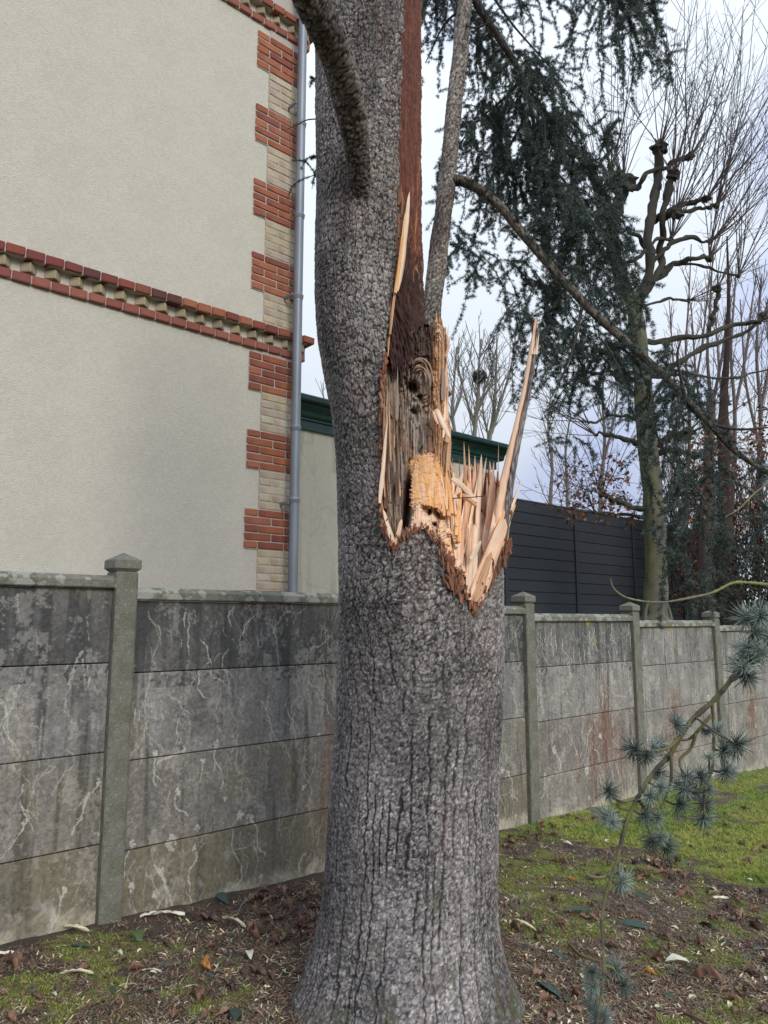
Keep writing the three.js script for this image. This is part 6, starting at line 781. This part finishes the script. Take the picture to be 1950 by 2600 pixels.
  T(grn, 565, 2295, 1.4, 'large dark green leaf leaning on the wall foot', 0.6, 0.02); T(lime, 345, 2398, 1.3, 'yellow green leaf standing up near the near fence post', 0.5, 0.03); T(grn, 205, 2408, 1.0, 'dark green leaf left of the yellow green leaf', 1.4); T(grn, 595, 2590, 1.3, 'dark green leaf at the bottom edge left of the trunk', 0.2, 0.01); T(big, 522, 2338, 2.1, 'broad dark brown leaf lying flat by the wall', 1.2); T(big, 640, 2476, 1.7, 'broad dark brown leaf left of the trunk foot', 1.3); T(amb, 524, 2464, 1.1, 'amber leaf left of the trunk beside a pale leaf', 0.8, 0.01); T(pale, 552, 2458, 0.9, 'pale green leaf touching the amber leaf', 0.2); T(pale, 634, 2438, 1.1, 'cream leaf standing up left of the trunk', 0.3, 0.015); T(pale, 300, 2425, 0.9, 'whitish round leaf on moss between post and trunk', 0.9); T(big, 320, 2330, 1.5, 'wrinkled brown leaf at the foot of the near fence post', 0.2, 0.02); T(brn, 30, 2450, 1.6, 'curled brown leaf at the left edge beside the cut off chip', 0.8); T(big, 585, 2506, 1.2, 'rounded brown leaf with a green stalk left of the trunk foot', 0.5); T(brn, 500, 2535, 1.3, 'grey brown curled leaf low left of the trunk', 0.4);
  T(pale, 1441, 2148, 1.0, 'cream leaf lying near the wall foot right of the trunk', 0.9, 0.01); T(pale, 1545, 2142, 1.0, 'whitish leaf behind the hanging branch stem', 2.3, 0.01); T(pale, 1643, 2196, 1.0, 'cream leaf upright beside the brown leaf heap on the right', 0.2, 0.02); T(pale, 1720, 2447, 1.5, 'pale yellow leaf on bare soil at lower right', 1.4); T(lime, 1801, 2358, 1.2, 'yellowish green leaf lying on soil at right', 0.4); T(grn, 1615, 2355, 1.5, 'blue green leaf lying right of the hanging stem', 1.2); T(grn, 1470, 2318, 1.5, 'blue green leaf lying left of the hanging stem', 1.6); T(grn, 1630, 2294, 1.2, 'dark blue green leaf standing near the hanging stem', 0.7, 0.03); T(brn, 1423, 2192, 1.4, 'smooth brown leaf on moss right of the trunk', 1.3); T(chip, 1335, 2358, 1.3, 'pale wood chip lying close right of the trunk', 0.8, 0.01); T(chip2, 1830, 2282, 1.0, 'thin pale chip on moss near the right edge', 1.5); T(brn, 1795, 2490, 1.8, 'large curled russet leaf low at the right', 1.0); T(amb, 1650, 2475, 0.8, 'small amber leaf on soil right of the hanging stem', 0.9); T(amb, 1452, 2238, 0.8, 'small amber leaf on moss right of the trunk', 0.9); T(brn, 1310, 2362, 1.2, 'curled brown leaf close to the right side of the trunk', 0.4); T(grn, 1395, 2520, 1.4, 'dark green leaf beside the right root of the trunk', 0.5); T(brn, 1740, 2280, 1.5, 'flat reddish leaf lying across the moss at right', 1.5);
  const zones = [
    ['brown_leaf', 'dry curled brown leaf in the heap between wall and trunk', 'leaf', 'brown leaves heaped left of the trunk', gBrown, brownM, 48, () => [rr(640, 830), rr(2275, 2400)], [0.8, 1.4], 0.03], ['brown_leaf', 'dry brown leaf scattered on the soil left of the trunk', 'leaf', 'brown leaves scattered left of the trunk', gBrown, brownM, 26, () => [rr(0, 720), rr(2380, 2600)], [0.5, 1.2], 0.003],
    ['brown_leaf', 'dry brown leaf gathered along the wall foot right of the trunk', 'leaf', 'brown leaves along the wall foot right of the trunk', gBrown, brownM, 40, () => { const x = rr(1280, 1600); return [x, 2130 - (x - 1280) * 0.27 + rr(-14, 30)]; }, [0.7, 1.3], 0.01], ['brown_leaf', 'dry russet leaf in the heap on the lawn edge', 'leaf', 'brown leaves heaped at the lawn edge', gBrown, brownM, 24, () => [rr(1600, 1730), rr(2165, 2240)], [0.8, 1.4], 0.025], ['brown_leaf', 'dry brown leaf scattered over soil and moss right of the trunk', 'leaf', 'brown leaves scattered right of the trunk', gBrown, brownM, 78, () => [rr(1260, 1950), rr(2120, 2600)], [0.6, 1.3], 0.006], ['brown_leaf', 'small brown leaf on the green lawn near the right edge', 'leaf', 'brown leaves on the lawn', gBrown, brownM, 16, () => [rr(1650, 1950), rr(1990, 2180)], [0.7, 1.2], 0.01],
    ['wood_chip', 'small pale wood chip scattered on the ground left of the trunk', 'wood chip', 'pale chips left of the trunk', [...gChip, ...gPale], woodM, 36, () => [rr(0, 780), rr(2330, 2600)], [0.15, 0.5], 0.004], ['wood_chip', 'small pale wood chip scattered on the ground right of the trunk', 'wood chip', 'pale chips right of the trunk', [...gChip, ...gPale], woodM, 58, () => [rr(1260, 1950), rr(2080, 2600)], [0.15, 0.6], 0.004],
    ['green_leaf', 'small green leaf lying on the ground left of the trunk', 'leaf', 'green leaves left of the trunk', gGreen, greenM, 14, () => [rr(60, 780), rr(2330, 2600)], [0.4, 0.9], 0.004], ['green_leaf', 'small green leaf lying on the ground right of the trunk', 'leaf', 'green leaves right of the trunk', gGreen, greenM, 24, () => [rr(1270, 1950), rr(2150, 2600)], [0.4, 1.0], 0.004], ['pale_leaf', 'small pale green leaf lying on the ground', 'leaf', 'pale leaves on the ground', gPale, paleM, 26, () => R() < 0.4 ? [rr(60, 760), rr(2360, 2600)] : [rr(1270, 1950), rr(2130, 2600)], [0.35, 0.8], 0.004]];
  const tones = ['chestnut brown', 'dark brown', 'light brown', 'deep umber', 'tan brown'], greens = ['dark green', 'blue green', 'fresh green', 'grey green'], pales = ['pale sage', 'whitish'], chips = ['cream', 'straw coloured', 'off white'];
  const seen = new Set(), place = (x, y) => x < 880 ? (x < 250 ? (y < 2460 ? 'by the wall left of the near fence post' : (x < 130 ? 'in the lower left corner' : 'just right of the lower left corner')) : x < 480 ? (y < 2430 ? 'in front of the near fence post' : 'on the mossy soil below the near fence post') : x < 640 ? (y < 2430 ? 'under the wall left of the leaf heap' : 'on the soil left of the trunk foot') : (y < 2330 ? (x < 735 ? 'in the back left part of the heap under the wall' : 'in the back right part of the heap under the wall') : y < 2410 ? (x < 700 ? 'at the front left end of the heap' : x < 765 ? 'in the front middle of the heap' : 'in the front of the heap touching the trunk') : 'against the left root of the trunk')) : y > 2480 ? (x < 1480 ? 'by the right root of the trunk' : x < 1720 ? 'under the lower end of the hanging stem' : 'in the lower right corner') : y > 2330 ? (x < 1440 ? 'on the bare soil close to the trunk' : x < 1640 ? 'on the bare soil around the hanging stem' : x < 1800 ? 'on the bare soil right of the hanging stem' : 'on the bare soil at the right edge') : y > 2180 ? (x < 1420 ? 'on the moss close right of the trunk' : x < 1590 ? 'on the moss behind the hanging stem' : x < 1760 ? (x < 1660 ? 'at the left end of the heap by the lawn' : 'at the right end of the heap by the lawn') : 'on the moss near the right edge') : (x < 1400 ? (x < 1335 ? 'at the wall foot between trunk and fence post' : 'at the wall foot just right of the fence post') : x < 1620 ? (x < 1430 ? 'at the wall foot left of the middle of the bay' : x < 1500 ? 'at the wall foot right of the middle of the bay' : (x < 1550 ? 'at the wall foot left behind the hanging tufts' : 'at the wall foot right behind the hanging tufts')) : (x < 1740 ? (y < 2085 ? 'on the lawn directly behind the hanging tufts' : 'on the lawn below the hanging tufts') : x < 1850 ? (y < 2085 ? 'on the far lawn right of the hanging tufts' : 'on the near lawn right of the hanging tufts') : 'on the lawn at the right edge'));
  for (const [n, l, c, gr, gs, ms, k, at, [s0, s1], lift] of zones) for (let i = 0; i < k; i++) { const [x, y] = at(); let s, mi, tn, sz, lab; for (let tr = 0; tr < 80; tr++) { s = rr(s0, s1) * (c === 'leaf' ? 0.8 : 1); mi = Math.floor(R() * ms.length); tn = (ms === brownM ? tones : ms === greenM ? greens : ms === paleM ? pales : chips)[mi]; const sr = s / (c === 'leaf' ? 0.8 : 1); sz = sr < mix(s0, s1, 0.33) ? 'small' : sr < mix(s0, s1, 0.67) ? 'medium' : 'large'; lab = `${sz} ${tn} ${c === 'leaf' ? (ms === brownM ? 'curled leaf' : 'leaf') : 'wood chip'} ${place(x, y)}`; if (!seen.has(lab)) break; } seen.add(lab); put(n, pickOf(gs), ms[mi], x, y, s, lab, c, gr, undefined, rr(0, lift)); }
  // fallen needle tufts and sticks
  const tg = rosetteGeo(44, 0.027, 0.0016, 77, true), tm = std({ vertexColors: true, color: rgb(0.11, 0.15, 0.135), roughness: 0.6 });
  const tl = ['fallen blue needle tuft in the lower left corner', 'fallen blue needle tuft touching a pale chip on the left', 'fallen blue needle tuft against the wall foot by the long chip', 'fallen blue needle tuft just below the leaf heap', 'upper of two close fallen needle tufts left of the trunk', 'lower of two close fallen needle tufts left of the trunk', 'fallen blue needle tuft by the rounded brown leaf left of the trunk', 'small fallen needle tuft below the amber leaf on the left', 'fallen needle tuft close to the right root of the trunk', 'fallen needle tuft left of the lowest hanging needles', 'fallen needle tuft beside the large russet leaf at lower right', 'fallen needle tuft on soil below the yellowish green leaf', 'fallen needle tuft right of the hanging stem near its middle', 'fallen needle tuft at the right edge of the ground', 'fallen needle tuft at the end of the curved brown stick', 'fallen needle tuft between the russet leaf and the pale yellow leaf'];
  [[80, 2520], [415, 2465], [480, 2325], [590, 2385], [580, 2430], [570, 2450], [530, 2490], [340, 2545]].forEach(([x, y]) => put('needle_tuft', tg, tm, x, y, rr(0.8, 1.15), tl.shift(), 'needle tuft', 'fallen needle tufts', undefined, 0.014));
  [[1335, 2412], [1500, 2490], [1730, 2500], [1835, 2400], [1665, 2400], [1930, 2340], [1470, 2460], [1770, 2465]].forEach(([x, y]) => put('needle_tuft', tg, tm, x, y, rr(0.8, 1.15), tl.shift(), 'needle tuft', 'fallen needle tufts', undefined, 0.014));
  const stick = (pts, r, label, c) => { const g = new GB(), w = pts.map(([x, y, l]) => { const p = G(x, y); p.y += 0.006 + (l ?? 0); return p; }); g.tube(curve(w, 20), t => r * (1.1 - 0.5 * t), 8, c, { wob: 0.5 }); tag(part('stick', g.geo(), twigMat, scene), label, 'stick'); };
  stick([[1447, 2412, 0.02], [1475, 2436, 0.015], [1535, 2448]], 0.008, 'curved brown stick lying right of the trunk by the hanging stem', [0.14, 0.10, 0.06]); stick([[600, 2330], [618, 2312, 0.04], [650, 2290, 0.05]], 0.004, 'thin grey twig poking up by the wall left of the leaf heap', [0.16, 0.14, 0.11]); stick([[1255, 2460], [1290, 2480, 0.01], [1330, 2520]], 0.006, 'short dark stick lying against the right root', [0.06, 0.045, 0.035]); stick([[1720, 2570], [1760, 2590, 0.01], [1800, 2605]], 0.006, 'reddish stick at the bottom edge on the right', [0.15, 0.075, 0.05]);
}
renderer.render(scene, camera);
